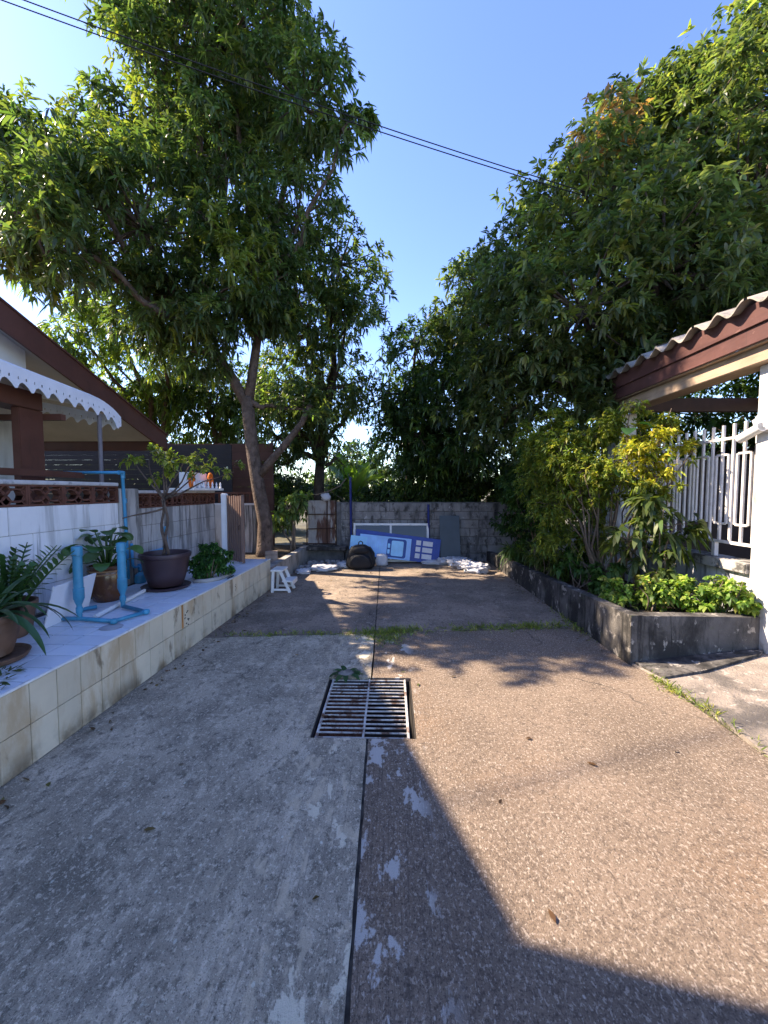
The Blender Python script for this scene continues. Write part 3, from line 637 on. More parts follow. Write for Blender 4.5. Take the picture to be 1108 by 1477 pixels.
# slatted fence and brown boarding farther back on the left
sf = thing('slat_fence', 'dark horizontal slat fence in the shade behind the porch', 'fence', (-6.2, 8.0, 0))
sl = mesh_only(MB().box((-2.9, -.012, -.0488), (2.9, .012, .0488)), 'slat', slat_m)
for i in range(24): share(sl, 'slat', sf, (-6.2, 8.0, .10 + i*.1))
for x in (-9, -7.6, -6.2, -4.8, -3.4): MB().box((x-.03, 8.015, 0), (x+.03, 8.07, 2.48)).build('post', slat_m, sf)
bf = thing('board_fence', 'tall dark brown horizontal board fence behind the potted tree and gate', 'fence', (-4, 9, 0))
bl_ = mesh_only(MB().box((-1.25, -.015, -.0985), (1.25, .015, .0985)), 'board', board_m, .004)
for i in range(13): share(bl_, 'board', bf, (-4.0, 9.0 + random.uniform(-.004, .004), .10 + i*.2))
for x in (-5.2, -4, -2.8): MB().box((x-.04, 9.018, 0), (x+.04, 9.09, 2.62)).build('post', board_m, bf)

# ------------------------------------------------------------------ right: planter kerb, fence wall, carport
kb = thing('planter_kerb', 'blackened concrete kerb holding the planting bed along the driveway', 'kerb', (2.1, 5.5, 0))
kz = lambda y: .43 - (y - 3.33) * .045 if y > 3.33 else .43
kq = MB(); n = 22; v = []
for i in range(n+1):
    y = 3.33 + (8.4-3.33)*i/n; j = .004*mnoise.noise(Vector((y*3, 0, 0)))
    v += [(2.055+j, y, -.03), (2.06+j, y, kz(y)+.012*mnoise.noise(Vector((y*4, 3, 0)))), (2.165+j, y, kz(y)+.012*mnoise.noise(Vector((y*4, 7, 0)))), (2.175+j, y, -.03)]
kq.add(v, [(4*i+k, 4*i+k+1, 4*i+5+k, 4*i+4+k) for i in range(n) for k in range(3)] + [(0, 1, 2, 3), (4*n+3, 4*n+2, 4*n+1, 4*n)])
kq.build('long_side', kerb_m, kb)
kf = MB(); n = 8; v = []
for i in range(n+1):
    t_ = i/n; x = 2.06 + 1.30*t_; y = 3.325 + .17*t_; z = .43 - .06*t_ + .008*mnoise.noise(Vector((x*5, 1, 0)))
    v += [(x, y-.004, -.03), (x, y, z), (x-.01, y+.115, z), (x-.01, y+.115, -.03)]
kf.add(v, [(4*i+k, 4*i+k+1, 4*i+5+k, 4*i+4+k) for i in range(n) for k in range(3)] + [(0, 1, 2, 3), (4*n+3, 4*n+2, 4*n+1, 4*n)])
kf.build('front_side', kerb_m, kb)
ps = MB(); nx, ny = 8, 30; v = []
for j in range(ny+1):
    for i in range(nx+1):
        x = 2.16 + (3.31-2.16)*i/nx; y = 3.44 + (8.4-3.44)*j/ny
        v.append((x, y + (.1*i/nx if j == 0 else 0), kz(y) - .10 + .03*mnoise.noise(Vector((x*3, y*3, 0)))))
ps.add(v, [(j*(nx+1)+i, j*(nx+1)+i+1, (j+1)*(nx+1)+i+1, (j+1)*(nx+1)+i) for j in range(ny) for i in range(nx)])
po = ps.build('planting_soil', soil, None, True); po['kind'] = 'structure'

fw = thing('fence_wall', 'low stained wall with thick coping under the white iron fence', 'wall', (3.4, 5.5, 0))
MB().box((3.32, 3.625, -.03), (3.47, 8.39, .73)).build('wall_body', mat('wall_low', (.52, .52, .53), .88, .1, 4, .5, 60, layers=[((.12, .12, .12), 'noise', (12, 12, 1.4), .48, .62, .85), ((.3, .3, .3), 'noise', (3, 3, 3), .5, .66, .5)]), fw)
MB().box((3.27, 3.622, .731), (3.52, 8.38, .83)).build('coping', mat('coping_mossy', (.36, .34, .31), .9, .15, 5, .7, 50, layers=[((.04, .04, .038), 'noise', (8, 8, 8), .46, .58, .85)]), fw, bev=.008)
def pillar(x, y0, y1, z1, lab):
    o = MB().box((x, y0, -.03), (x+.25, y1, z1)).build('pillar', pillar_m, None, bev=.008); tag(o, lab, 'pillar'); return o
pillar(3.30, 3.34, 3.615, 2.62, 'white plastered carport pillar beside the iron fence, pipe end taped to it')
pillar(3.30, 5.75, 6.05, 2.62, 'pale carport pillar half hidden behind the yellowish shrub')
fn = thing('iron_fence', 'white painted iron bar fence with framed panels on the low wall', 'fence', (3.4, 4.7, .83))
FX = 3.395
for z, lab in ((.985, 0), (2.03, 1)):
    MB().box((FX-.014, 3.618, z-.014), (FX+.014, 5.745, z+.014)).build('rail', iron_w, fn)
bar_t = mesh_only(MB().box((-.0115, -.0115, .9995), (.0115, .0115, 2.17)), 'bar', iron_w, .002)
bar_s = mesh_only(MB().box((-.0105, -.0105, 1.17), (.0105, .0105, 1.87)), 'frame_bar', iron_w, .002)
y = 3.70; k = 0
while y < 5.7:
    share(bar_t, 'bar', fn, (FX, y, 0)); 
    if k % 2 == 1:
        for d in (-.075, .075): share(bar_s, 'frame_bar', fn, (FX, y+d, 0))
        for z in (1.17, 1.87): MB().box((FX-.0095, y-.064, z-.0105), (FX+.0095, y-.012, z+.0105)).box((FX-.0095, y+.012, z-.0105), (FX+.0095, y+.064, z+.0105)).build('frame_link', iron_w, fn)
    y += .125 if k % 2 == 0 else .125; k += 1
for y in (4.12, 5.2): MB().box((FX-.02, y-.02, .82), (FX+.02, y+.02, .97)).build('foot', iron_w, fn)

cp = thing('carport', 'neighbour carport with wavy grey roof tiles, red fascia and timber beams', 'carport', (5, 4.5, 0))
EX, EY0, EY1 = 3.10, 2.2, 5.62
rs_ = lambda x: 3.10 + (x - EX) * 0.30
MB().box((EX, EY0, 2.92), (EX+.022, EY1, 3.105)).build('fascia', red_fascia, cp, bev=.003)
MB().box((EX+.023, EY0, 2.775), (EX+.045, EY1, 2.935)).build('fascia', red_fascia, cp, bev=.003)
MB().box((EX+.10, EY0+.05, 2.62), (EX+.34, EY1-.02, 2.76)).build('edge_beam', wood_beam, cp, bev=.005)
MB().box((EX+.046, EY0, 2.762), (EX+.34, EY1, 2.775)).build('soffit', wood_beam, cp)
sh = MB(); sh.add([(EX+.05, EY0, 2.99), (EX+.05, EY1, 2.99), (8, EY1, rs_(8)-.1), (8, EY0, rs_(8)-.1), (EX+.05, EY0, 3.02), (EX+.05, EY1, 3.02), (8, EY1, rs_(8)-.07), (8, EY0, rs_(8)-.07)],
       [(3,2,1,0),(4,5,6,7),(0,1,5,4),(1,2,6,5),(2,3,7,6),(3,0,4,7)]); sh.build('ceiling', dark_wood, cp)
for y in (3.0, 3.9, 4.8, 5.4): MB().bar((EX+.3, y, 2.86), (7.9, y, rs_(7.9)-.22), .06, .14).build('rafter', dark_wood, cp)
MB().box((5.2, EY0, 2.70), (5.3, EY1, 2.86)).build('cross_beam', dark_wood, cp)
MB().box((EX+.35, EY1-.12, 2.60), (7.9, EY1-.03, 2.78)).build('rear_beam', dark_wood, cp)
tl = MB(); v = []; per_, na = .28, 12
for x in (EX-.09, EX+.9, ):
    for i in range(na+1):
        yy = per_*i/na; v.append((x, yy, rs_(x) + .035 + .042*math.cos(2*math.pi*i/na)))
for x in (EX-.09, EX+.9):
    for i in range(na+1):
        yy = per_*i/na; v.append((x, yy, rs_(x) + .018 + .042*math.cos(2*math.pi*i/na)))
m_ = na+1
tl.add(v, [(i, i+1, m_+i+1, m_+i) for i in range(na)] + [(2*m_+i, 3*m_+i, 3*m_+i+1, 2*m_+i+1) for i in range(na)] + [(i, 2*m_+i, 2*m_+i+1, i+1) for i in range(na)])
tme = mesh_only(tl, 'roof_tile', roof_tile_m, smooth='auto')
for c_ in range(5):
    for i in range(13):
        yy = 2.05 + i*per_
        if yy < 5.6: share(tme, 'roof_tile', cp, (c_*.93, yy + random.uniform(-.008, .008), c_*.30 + random.uniform(-.006, .006)), (random.uniform(-.012, .012), 0, random.uniform(-.01, .01)))
MB().box((6.6, 2.2, -.03), (6.7, 8, 2.3)).box((3.9, 5.70, -.03), (6.6, 5.78, 1.95)).build('rear_wall', dark_in, cp)
MB().box((3.47, 5.79, -.02), (6.6, 5.80, .01)).build('carport_floor', conc_patch, cp)
# pipe end taped to the pillar
pp = thing('drain_pipe', 'short white pipe taped to the carport pillar, its open end pointing out', 'pipe', (3.25, 3.5, 2.0))
mb = MB(); a, b = Vector((3.27, 3.74, 1.99)), Vector((3.235, 3.49, 2.065)); d = (b-a).normalized()
mb.tube([a, b, b, a + d*.02], [.042, .042, .035, .035], 16, cap=False); mb.build('pipe', plastic_w, pp, 'auto')
MB().tube([a + d*.03, a + d*.031], [.035, .034], 16).build('pipe_inside', pit_m, pp)
MB().blob((3.30, 3.50, 2.10), (.055, .13, .085), 3, 20, 12, .25, 9, 4).build('plastic_wrap', sack_m, pp, True)

# ------------------------------------------------------------------ rear wall and the things leaning there
bw = thing('rear_block_wall', 'mossy grey concrete block wall closing the far end of the driveway', 'wall', (.9, 8.45, 0))
MB().box((-1.2, 8.42, -.03), (3.6, 8.53, 1.265)).build('wall_core', mortar_d, bw)
bme = {}
for r in range(7):
    x = -1.2 - (.19 if r % 2 else 0)
    while x < 3.3:
        a, b = max(x, -1.2), min(x+.385, 3.3); k = round(b-a, 3)
        if k > .05:
            if k not in bme: bme[k] = mesh_only(MB().box((-k/2+.005, -.012, -.0855), (k/2-.005, .02, .0855)), 'block', back_block, .006)
            share(bme[k], 'block', bw, ((a+b)/2, 8.412 + random.uniform(-.003, .003), .068 + r*.1815), (0, 0, random.uniform(-.006, .006)))
        x += .385
for px_, z1 in ((-.885, 1.80), (.785, 1.22)):
    o = MB().tube([(px_+.02, 8.30, -.01), (px_, 8.33, z1)], .026, 10).build('blue_pole', pole_blue, None, 'auto')
    tag(o, 'dark blue metal pole standing against the rear block wall, ' + ('taller one by the rusty sheet' if z1 > 1.5 else 'shorter one by the grey sheet'), 'pole')
# rusty corrugated sheet on a ledge
lg = thing('stone_ledge', 'rough concrete ledge under the rusty corrugated sheet', 'ledge', (-1.45, 8.35, 0))
MB().box((-2.02, 8.05, .255), (-.95, 8.75, .325)).build('slab', kerb_m, lg, bev=.012)
MB().box((-1.95, 8.22, -.03), (-1.02, 8.72, .253)).build('base', mortar_d, lg)
rs2 = thing('rusty_sheet_door', 'rusty white corrugated metal sheet in an iron frame, standing on the ledge', 'metal sheet', (-1.54, 8.4, .33))
cs = MB(); v = []; nn = 120
for i in range(nn+1):
    x = -1.83 + .60*i/nn; yv = 8.42 + .008*math.sin(i*2*math.pi/6)
    v += [(x, yv, .345), (x+.004, yv, 1.30)]
cs.add(v, [(2*i, 2*i+2, 2*i+3, 2*i+1) for i in range(nn)]); cs.build('sheet', rust_sheet, rs2)
for a, b in (((-1.85, 8.40, .33), (-1.84, 8.40, 1.31)), ((-1.21, 8.40, .33), (-1.21, 8.40, 1.31)), ((-1.83, 8.395, .36), (-1.22, 8.395, .36)), ((-1.83, 8.395, .68), (-1.22, 8.395, .70)), ((-1.83, 8.395, 1.0), (-1.22, 8.395, 1.0)), ((-1.40, 8.39, .38), (-1.40, 8.39, 1.3))):
    MB().bar(a, b, .028, .02).build('frame_bar', rust_m, rs2)
MB().box((-1.18, 8.36, .326), (-1.10, 8.46, 1.27)).build('side_post', mortar_d, rs2)
wr = MB().blob((-1.42, 8.37, 1.38), (.10, .06, .085), 2.6, 14, 10, .5, 7, 3).build('plastic_bag', sack_m, None, True)
tag(wr, 'scrap of white plastic caught on top of the rusty corrugated sheet', 'plastic scrap')
rp = MB().tube([(-1.9, 8.36, 1.42), (-1.6, 8.34, 1.43), (-1.35, 8.33, 1.50), (-1.1, 8.34, 1.62), (-.98, 8.4, 1.78)], .012, 6).build('dry_stem', twig_m, None, True)
tag(rp, 'thin pale dry stem running above the rusty sheet', 'stem')

# leaning window frame, boards, door, grey sheet: built upright then tilted back
def lean(x, y, z, tilt, roll=0): return Matrix.Translation((x, y, z)) @ Matrix.Rotation(R_(-tilt), 4, 'X') @ Matrix.Rotation(R_(roll), 4, 'Y')
wf = thing('window_frame', 'white aluminium window frame with two dark panes leaning on the rear wall', 'window frame', (0, 8.2, 0))
Mx = lean(-.82, 8.20, 0, 9)
for lo, hi in (((0, -.02, .0), (.045, .02, .82)), ((1.57, -.02, .0), (1.615, .02, .82)), ((.78, -.02, .047), (.82, .02, .773)), ((.047, -.02, .775), (1.568, .02, .82)), ((.047, -.02, 0), (1.568, .02, .045))):
    MB().box(lo, hi, Mx).build('frame_rail', plastic_w, wf, bev=.003)
for a, b in ((.047, .778), (.822, 1.568)): MB().box((a, -.004, .047), (b, .004, .773), Mx).build('pane', glass_d, wf)
o = MB().box((0, -.012, 0), (1.55, .012, .42), lean(-.62, 8.12, .14, 9, 3)).build('white_board', panel_w, None, bev=.003); tag(o, 'long white board leaning between the window frame and the blue door', 'board')
dr = thing('blue_door', 'dark blue door with six white panes lying on its side against the window frame', 'door', (.1, 8.0, 0))
Md = lean(-.80, 8.04, .20, 10, 7.2)
DW, DH = 1.78, .52
dl = MB().box((0, -.018, 0), (DW, .018, DH), Md).build('door_leaf', door_blue, dr, bev=.004)
for r in range(3):
    for (a, b) in ((1.275, 1.375), (1.415, 1.62)):
        MB().box((a, -.022, .075 + r*.135), (b, -.0185, .175 + r*.135), Md).build('pane', frost, dl, bev=.002)
for lo, hi in (((1.23, -.026, .02), (1.262, -.0185, .50)), ((1.665, -.026, .02), (1.70, -.0185, .50))): MB().box(lo, hi, Md).build('moulding', door_blue, dl, bev=.003)
ps_ = thing('poster_board', 'pale blue printed board with a dark blue outlined panel leaning on the door', 'poster', (-.3, 7.98, 0))
Mp = lean(-.84, 7.985, .17, 10, 6.0)
pbd = MB().box((.14, -.006, .02), (1.215, .006, .47), Mp).build('board', poster_c, ps_)
MB().box((-.05, -.012, .04), (.30, -.0065, .42), Mp).build('side_sheet', poster_b, ps_)
def rrect(x0, x1, z0, z1, r, y):
    pts = []
    for cx, cz, a0 in ((x1-r, z1-r, 0), (x0+r, z1-r, 90), (x0+r, z0+r, 180), (x1-r, z0+r, 270)):
        for k in range(5): a = R_(a0 + 22.5*k); pts.append((cx + r*math.cos(a), y, cz + r*math.sin(a)))
    return pts
def flat(pts, y0, y1):
    n = len(pts); f = MB(); f.add([Mp @ Vector((p[0], y0, p[2])) for p in pts] + [Mp @ Vector((p[0], y1, p[2])) for p in pts], [tuple(range(n)), tuple(range(2*n-1, n-1, -1))] + [(i, (i+1) % n, n+(i+1) % n, n+i) for i in range(n)]); return f
flat(rrect(.72, 1.12, .05, .44, .05, 0), -.0085, -.0065).build('printed_outline', poster_d, pbd)
flat(rrect(.81, 1.06, .085, .40, .03, 0), -.0105, -.009).build('printed_panel', poster_b, pbd)
for z in (.12, .24): flat(rrect(.735, .785, z, z+.09, .012, 0), -.0105, -.009).build('printed_panel', poster_b, pbd)
for i in range(7):
    flat([(.34+.045*i, 0, .10+.03*math.sin(i)), (.35+.045*i, 0, .10+.03*math.sin(i)), (.35+.045*i, 0, .40-.05*(i % 3)), (.34+.045*i, 0, .40-.05*(i % 3))], -.0085, -.0065).build('printed_line', poster_b, pbd)
o = MB().box((0, -.008, 0), (.42, .008, 1.02), lean(1.02, 8.02, 0, 17, 0)).build('grey_sheet', grey_sheet, None, bev=.002)
tag(o, 'tall dark grey sheet leaning on the rear wall beside the blue door', 'sheet')

# sacks, rubble, backpack, stool, bricks
sk = [((1.18, 8.0, .07), (.24, .13, .075), 20, 'flat white sack at the foot of the grey sheet'), ((1.36, 7.78, .10), (.22, .16, .09), -25, 'crumpled white sack lying second in the row from the grey sheet'),
      ((1.47, 7.48, .085), (.22, .17, .085), -30, 'crumpled white sack in the middle of the row beside the planter kerb'), ((1.58, 7.18, .09), (.22, .18, .09), -28, 'creased white sack at the driveway end of the row beside the planter kerb'), ((.85, 7.95, .04), (.22, .10, .045), 0, 'thin white sack lying under the corner of the blue door'),
      ((-1.62, 7.02, .04), (.13, .13, .045), 10, 'small white bag lying beside the step stool'), ((-1.28, 7.30, .05), (.24, .16, .055), 5, 'flat white bag between the step stool and the backpack'), ((-.92, 7.62, .05), (.18, .14, .05), -10, 'dirty white bag tucked behind the backpack')]
for i, (c, r, a, lab) in enumerate(sk):
    o = MB().blob((0, 0, 0), r, 2.8, 40, 26, .42, 9, i*1.7+1, flat=-r[2]*.75, M=Matrix.Rotation(R_(a), 4, 'Z')).build('white_sack', sack_m, None, True)
    o.location = (c[0], c[1], r[2]*.76 + .002); tag(o, lab, 'sack', 'white sacks at the end of the driveway')
o = MB().blob((0, 0, 0), (.12, .10, .13), 3.2, 24, 16, .18, 7, 5, flat=-.10).build('white_bundle', sack_m, None, True); o.location = (-.20, 7.80, .105); tag(o, 'upright cream bundle standing beside the black backpack', 'bundle')
bp = thing('backpack', 'black backpack standing upright on the driveway before the poster board', 'backpack', (-.60, 7.42, 0))
MB().blob((-.60, 7.46, .225), (.275, .13, .245), 3.4, 32, 20, .06, 5, 2, flat=-.222).build('body', bag_black, bp, True)
fp = MB().blob((-.60, 7.335, .155), (.215, .075, .14), 3.0, 28, 16, .06, 5, 3, flat=-.150).build('front_pocket', bag_black, bp, True)
MB().blob((-.60, 7.44, .375), (.235, .145, .085), 2.8, 28, 14, .05, 5, 6).build('flap', bag_black, bp, True)
MB().tube([(-.64, 7.47, .45), (-.635, 7.47, .515), (-.60, 7.47, .535), (-.565, 7.47, .515), (-.56, 7.47, .45)], .011, 8).build('handle', bag_trim, bp, True)
MB().tube([(-.77, 7.30, .10), (-.76, 7.275, .20), (-.69, 7.26, .272), (-.60, 7.255, .295), (-.51, 7.26, .272), (-.44, 7.275, .20), (-.43, 7.30, .10)], .007, 6).build('zip', bag_trim, fp, True)
for s in (-1, 1): MB().tube([(-.60+s*.17, 7.54, .42), (-.60+s*.25, 7.56, .30), (-.60+s*.27, 7.53, .12), (-.60+s*.22, 7.50, .03)], [.016, .018, .016, .012], 6).build('strap', bag_trim, bp, True)
for o_ in bp.children:
    if o_.name.split('.')[0] in ('body', 'flap', 'front_pocket'):
        for v_ in o_.data.vertices: v_.co.x *= 1.08 - .42 * max(0, v_.co.z - .08) / .42
st = thing('step_stool', 'white plastic two-step stool standing at the end of the tiled terrace', 'stool', (-1.65, 5.78, 0))
sx, sy = -1.80, 5.78
for s in (-1, 1):
    yv = sy + s*.15
    MB().bar((sx+.025, yv, .0), (sx+.045, yv, .365), .035, .045).build('leg', plastic_w, st, bev=.005)
    MB().bar((sx+.33, yv, .0), (sx+.17, yv, .365), .035, .05).build('leg', plastic_w, st, bev=.005)
    MB().bar((sx+.05, yv, .05), (sx+.30, yv, .05), .028, .035).build('side_rail', plastic_w, st, bev=.004)
MB().box((sx+.0, sy-.18, .365), (sx+.215, sy+.18, .395)).build('top_step', plastic_w, st, bev=.008)
MB().box((sx+.20, sy-.175, .185), (sx+.385, sy+.175, .212)).build('lower_step', plastic_w, st, bev=.008)
MB().box((sx+.365, sy-.17, .13), (sx+.383, sy+.17, .184)).build('step_apron', plastic_w, st, bev=.003)
for o_ in st.children:
    for v_ in o_.data.vertices: v_.co *= .86
st.location = (-1.66, 5.78, 0)
bs = [(LF(-.22, 6.55, .275+.068*i), .02*i) for i in range(3)]
for i, (c, a) in enumerate(bs):
    o = MB().box((-.10, -.05, 0), (.10, .05, .065)).build('brick', brick_m, None, bev=.004); o.location = c + Vector((0, 0, .002)); o.rotation_euler = (0, 0, R_(8) + a*3)
    tag(o, ['pale brick at the bottom of the stack by the tree trunk', 'pale brick in the middle of the stack by the tree trunk', 'pale brick on top of the stack by the tree trunk'][i], 'brick', 'bricks stacked by the tree')

# ------------------------------------------------------------------ gate, shelf, pipes on the left
gt = thing('metal_gate', 'half open brown ribbed metal gate hung on a white post', 'gate', (-2.45, 5.6, .47))
MB().box((-2.49, 5.60, .469), (-2.41, 5.68, 1.47)).build('gate_post', white_paint, gt, bev=.012)
A_, B_ = Vector((-2.40, 5.63, 0)), Vector((-2.09, 5.40, 0)); dv = (B_-A_).normalized(); Lg = (B_-A_).length
ang = math.atan2(dv.y, dv.x)
ns = 7
sm = MB(); w2 = Lg/ns
sm.add([(0, 0, .50), (w2*.3, 0, .50), (w2*.42, -.022, .50), (w2*.88, -.022, .50), (w2, 0, .50), (0, 0, 1.44), (w2*.3, 0, 1.44), (w2*.42, -.022, 1.44), (w2*.88, -.022, 1.44), (w2, 0, 1.44)], [(i, i+1, 6+i, 5+i) for i in range(4)])
sme = mesh_only(sm, 'rib', gate_m)
for i in range(ns):
    p = A_ + dv*(w2*i); share(sme, 'rib', gt, p, (0, 0, ang), (1, 1, 1 - .0035*((i*2) % 3)))
for z in (.56, 1.38): MB().bar(A_ + Vector((.005, .02, z)), B_ + Vector((0, .02, z)), .03, .03).build('gate_rail', gate_m, gt)
MB().bar(B_ + Vector((.004, .002, .485)), B_ + Vector((.004, .002, 1.45)), .028, .028).build('gate_stile', gate_m, gt)
MB().tube([B_+Vector((-.03, -.04, 1.02)), B_+Vector((-.03, -.075, 1.02)), B_+Vector((-.03, -.075, .96))], .007, 6).build('gate_latch', rust_m, gt, True)
gs = thing('low_garden_wall', 'short pale wall with a pierced brown top beside the tree trunk', 'wall', (-3.0, 7.5, 0))
MB().box((-3.9, 7.70, -.02), (-2.75, 7.82, 1.22)).build('wall_body', wall_stain, gs)
MB().box((-3.9, 7.69, 1.222), (-2.75, 7.83, 1.26)).build('coping', cap_m, gs)
for i in range(9):
    x = -3.85 + i*.125
    for z in (1.27, 1.36): MB().box((x, 7.72, z), (x+.022, 7.80, z+.085)).build('vent_bar', vent_m, gs)
MB().box((-3.9, 7.71, 1.452), (-2.75, 7.81, 1.48)).build('vent_cap', vent_m, gs)
# offering shelf on the wall
of = thing('offering_shelf', 'small white offering shelf with finials and orange garlands on the vent block wall', 'shrine shelf', LF(-1.1, 5.75, 1.51))
ty = MB().box((WX-.22, 5.35, 1.512), (WX+.16, 6.25, 1.545), LM).build('tray', white_paint, of, bev=.004)
MB().box((WX-.20, 5.6, 1.547), (WX-.04, 6.1, 1.78), LM).build('back_box', white_paint, of, bev=.006)
for i in range(7):
    c = LF(WX+.13, 5.42 + i*.13, 1.545); MB().lathe([(.018, 0), (.022, .02), (.01, .04), (.016, .06), (.003, .10)], c, 8).build('finial', white_paint, ty, True)
for yv in (5.48, 6.02):
    c = LF(WX+.06, yv, 1.66); MB().tube([c + Vector((.0, .055*math.cos(a), .11*math.sin(a))) for a in [2*math.pi*i/14 for i in range(15)]], .022, 6, cap=False).build('garland', orange_m, of, True)
for yv in (5.6, 5.75): MB().lathe([(.02, 0), (.035, .04), (.02, .09), (.028, .11)], LF(WX+.05, yv, 1.546), 12).build('vase', plastic_w, of, True)
# blue water pipes
wp = thing('water_pipe', 'blue plastic water pipe coming over the white wall and down its face', 'pipe', LF(WX+.03, 4.15, .5))
MB().tube([LF(WX-.55, 4.06, 1.70), LF(WX+.02, 4.085, 1.70), LF(WX+.035, 4.10, 1.70), LF(WX+.035, 4.14, 1.67), LF(WX+.04, 4.16, 1.14), LF(WX+.04, 4.17, .53)], .017, 10).build('pipe', pvc_light, wp, True)
for p, q in ((LF(WX+.035, 4.08, 1.70), LF(WX+.035, 4.145, 1.70)), (LF(WX+.037, 4.145, 1.715), LF(WX+.037, 4.145, 1.64)), (LF(WX+.04, 4.155, 1.42), LF(WX+.04, 4.157, 1.37))): MB().tube([p, q], .022, 10).build('fitting', pvc_light, wp, 'auto')
wp2 = thing('tap_pipework', 'blue plastic pipework with elbow joints rising behind the purple pot', 'pipe', LF(WX+.1, 4.4, .5))
MB().tube([LF(WX+.06, 4.33, .47), LF(WX+.06, 4.33, .64), LF(WX+.06, 4.25, .645), LF(WX+.06, 4.22, .67), LF(WX+.06, 4.21, .92)], .016, 8).build('riser', pvc_light, wp2, True)
MB().tube([LF(WX+.08, 4.36, .50), LF(WX+.08, 4.36, .76), LF(WX+.06, 4.40, .775), LF(WX+.05, 4.85, .775), LF(WX+.04, 4.88, .80), LF(WX+.035, 4.88, 1.04)], .014, 8).build('branch_pipe', pvc_light, wp2, True)
for p, q in ((LF(WX+.06, 4.33, .60), LF(WX+.06, 4.33, .67)), (LF(WX+.08, 4.36, .72), LF(WX+.08, 4.36, .79)), (LF(WX+.035, 4.88, .98), LF(WX+.035, 4.88, 1.05))): MB().tube([p, q], .021, 8).build('fitting', pvc_light, wp2, 'auto')
MB().lathe([(.055, 0), (.06, .03), (.055, .09), (.03, .11), (.02, .12)], LF(WX+.12, 4.25, .47), 16).build('pump_cap', pvc_blue, wp2, 'auto')
# PVC stand
pv = thing('pvc_stand', 'homemade blue pipe stand with two capped upright tubes on the tiled terrace', 'pipe stand', (-2.45, 3.2, .47))
fz = .490
fr = [(-2.70, 3.05), (-2.48, 2.99), (-2.17, 2.92), (-2.10, 3.22), (-2.30, 3.36), (-2.50, 3.42)]
MB().tube([(-2.72, 2.98, fz), (-2.47, 2.985, fz), (-2.16, 2.93, fz), (-2.06, 3.17, fz), (-2.36, 3.32, fz)], .017, 10).build('base_pipe', pvc_blue, pv, True)
MB().tube([(-2.72, 2.98, fz), (-2.69, 3.18, fz), (-2.58, 3.30, fz)], .017, 10).build('base_pipe', pvc_blue, pv, True)
for p in ((-2.16, 2.93), (-2.06, 3.17), (-2.72, 2.98)): MB().blob((p[0], p[1], fz), (.026, .026, .022), 3, 12, 8).build('elbow', pvc_blue, pv, True)
for (x, y, h) in ((-2.475, 2.985, 1.075), (-2.36, 3.32, 1.06)):
    up_ = MB().lathe([(.018, 0), (.018, .05), (.024, .052), (.024, .095), (.019, .10), (.019, .115), (.036, .165), (.038, .17), (.038, .25), (.0335, .253), (.0325, h-.47-.09)], (x, y, .485), 24).build('upright_tube', pvc_blue, pv, 'auto')
    MB().lathe([(.033, 0), (.0375, .003), (.0375, .07), (.034, .077), (.01, .082)], (x, y, h-.085), 24).build('tube_cap', pvc_blue, up_, 'auto')
tb = MB().tube([(-2.39, 3.03, .4885), (-2.52, 3.86, .4885)], .019, 10).build('white_tube', plastic_w, None, 'auto'); tag(tb, 'white plastic tube lying on the terrace tiles through the blue pipe stand', 'tube')
o = MB().box((0, -.006, 0), (.50, .006, .33), Matrix.Translation((-2.60, 2.80, .468)) @ Matrix.Rotation(R_(97), 4, 'Z') @ Matrix.Rotation(R_(14), 4, 'X')).build('leaning_sheet', panel_w, None, bev=.002)
tag(o, 'smooth white panel leaning behind the strap leaved pot plant', 'panel')
for i, (dx, dy, l_, a) in enumerate(((-.03, 5.05, .16, 5), )):
    o = MB().box((-.004, -l_/2, 0), (.008, l_/2, .008)).build('metal_strip', bag_trim, None); o.location = LF(dx, dy-.5, .4735); o.rotation_euler = LR; tag(o, 'short black strip lying on the terrace edge', 'strip')

# ------------------------------------------------------------------ potted plants on the terrace
def ribbon(base, d, L, wd, bend, n=9, fold=.25, tw=0.0, prof=None):
    """one arching strap leaf"""
    base = Vector(base); d = Vector(d).normalized(); mb = MB(); v = []
    s = d.cross(Vector((0, 0, 1))).normalized(); p = base.copy(); cur = d.copy(); pr = prof or (lambda t: min(1, t*6+.35)*(1-t**3)**.8)
    for i in range(n+1):
        t = i/n; hw = wd*.5*max(.02, pr(t)); nn = s.cross(cur).normalized(); ss = (s*math.cos(tw*t) + nn*math.sin(tw*t))
        v += [p - ss*hw + nn*hw*fold, p, p + ss*hw + nn*hw*fold]
        cur = (cur + Vector((0, 0, -bend/n))).normalized(); p = p + cur*(L/n)
    mb.add(v, [(3*i+k, 3*i+k+1, 3*i+4+k, 3*i+3+k) for i in range(n) for k in range(2)]); return mb
def paint(o, c, j=.2):
    me = o.data; a = me.attributes.new('col', 'FLOAT_COLOR', 'POINT'); k = random.uniform(1-j, 1+j)
    h = random.uniform(.85, 1.15)
    a.data.foreach_set('color', [x for _ in me.vertices for x in (c[0]*k*h, c[1]*k, c[2]*k, 1)])
def pot(parent, prof, c, m, rim=None, soil_r=.1, soil_z=.2, saucer=None):
    pb = MB().lathe(prof, c, 40).build('pot_body', m, parent, 'auto')
    MB().lathe([(soil_r, 0), (soil_r*.6, .012), (.001, .015)], (c[0], c[1], c[2]+soil_z), 20).build('potting_soil', soil, pb, True)
    if saucer: MB().lathe(saucer, (c[0], c[1], c[2]-.03), 40).build('saucer', m, parent, 'auto')
    return pb
ZT = .4665
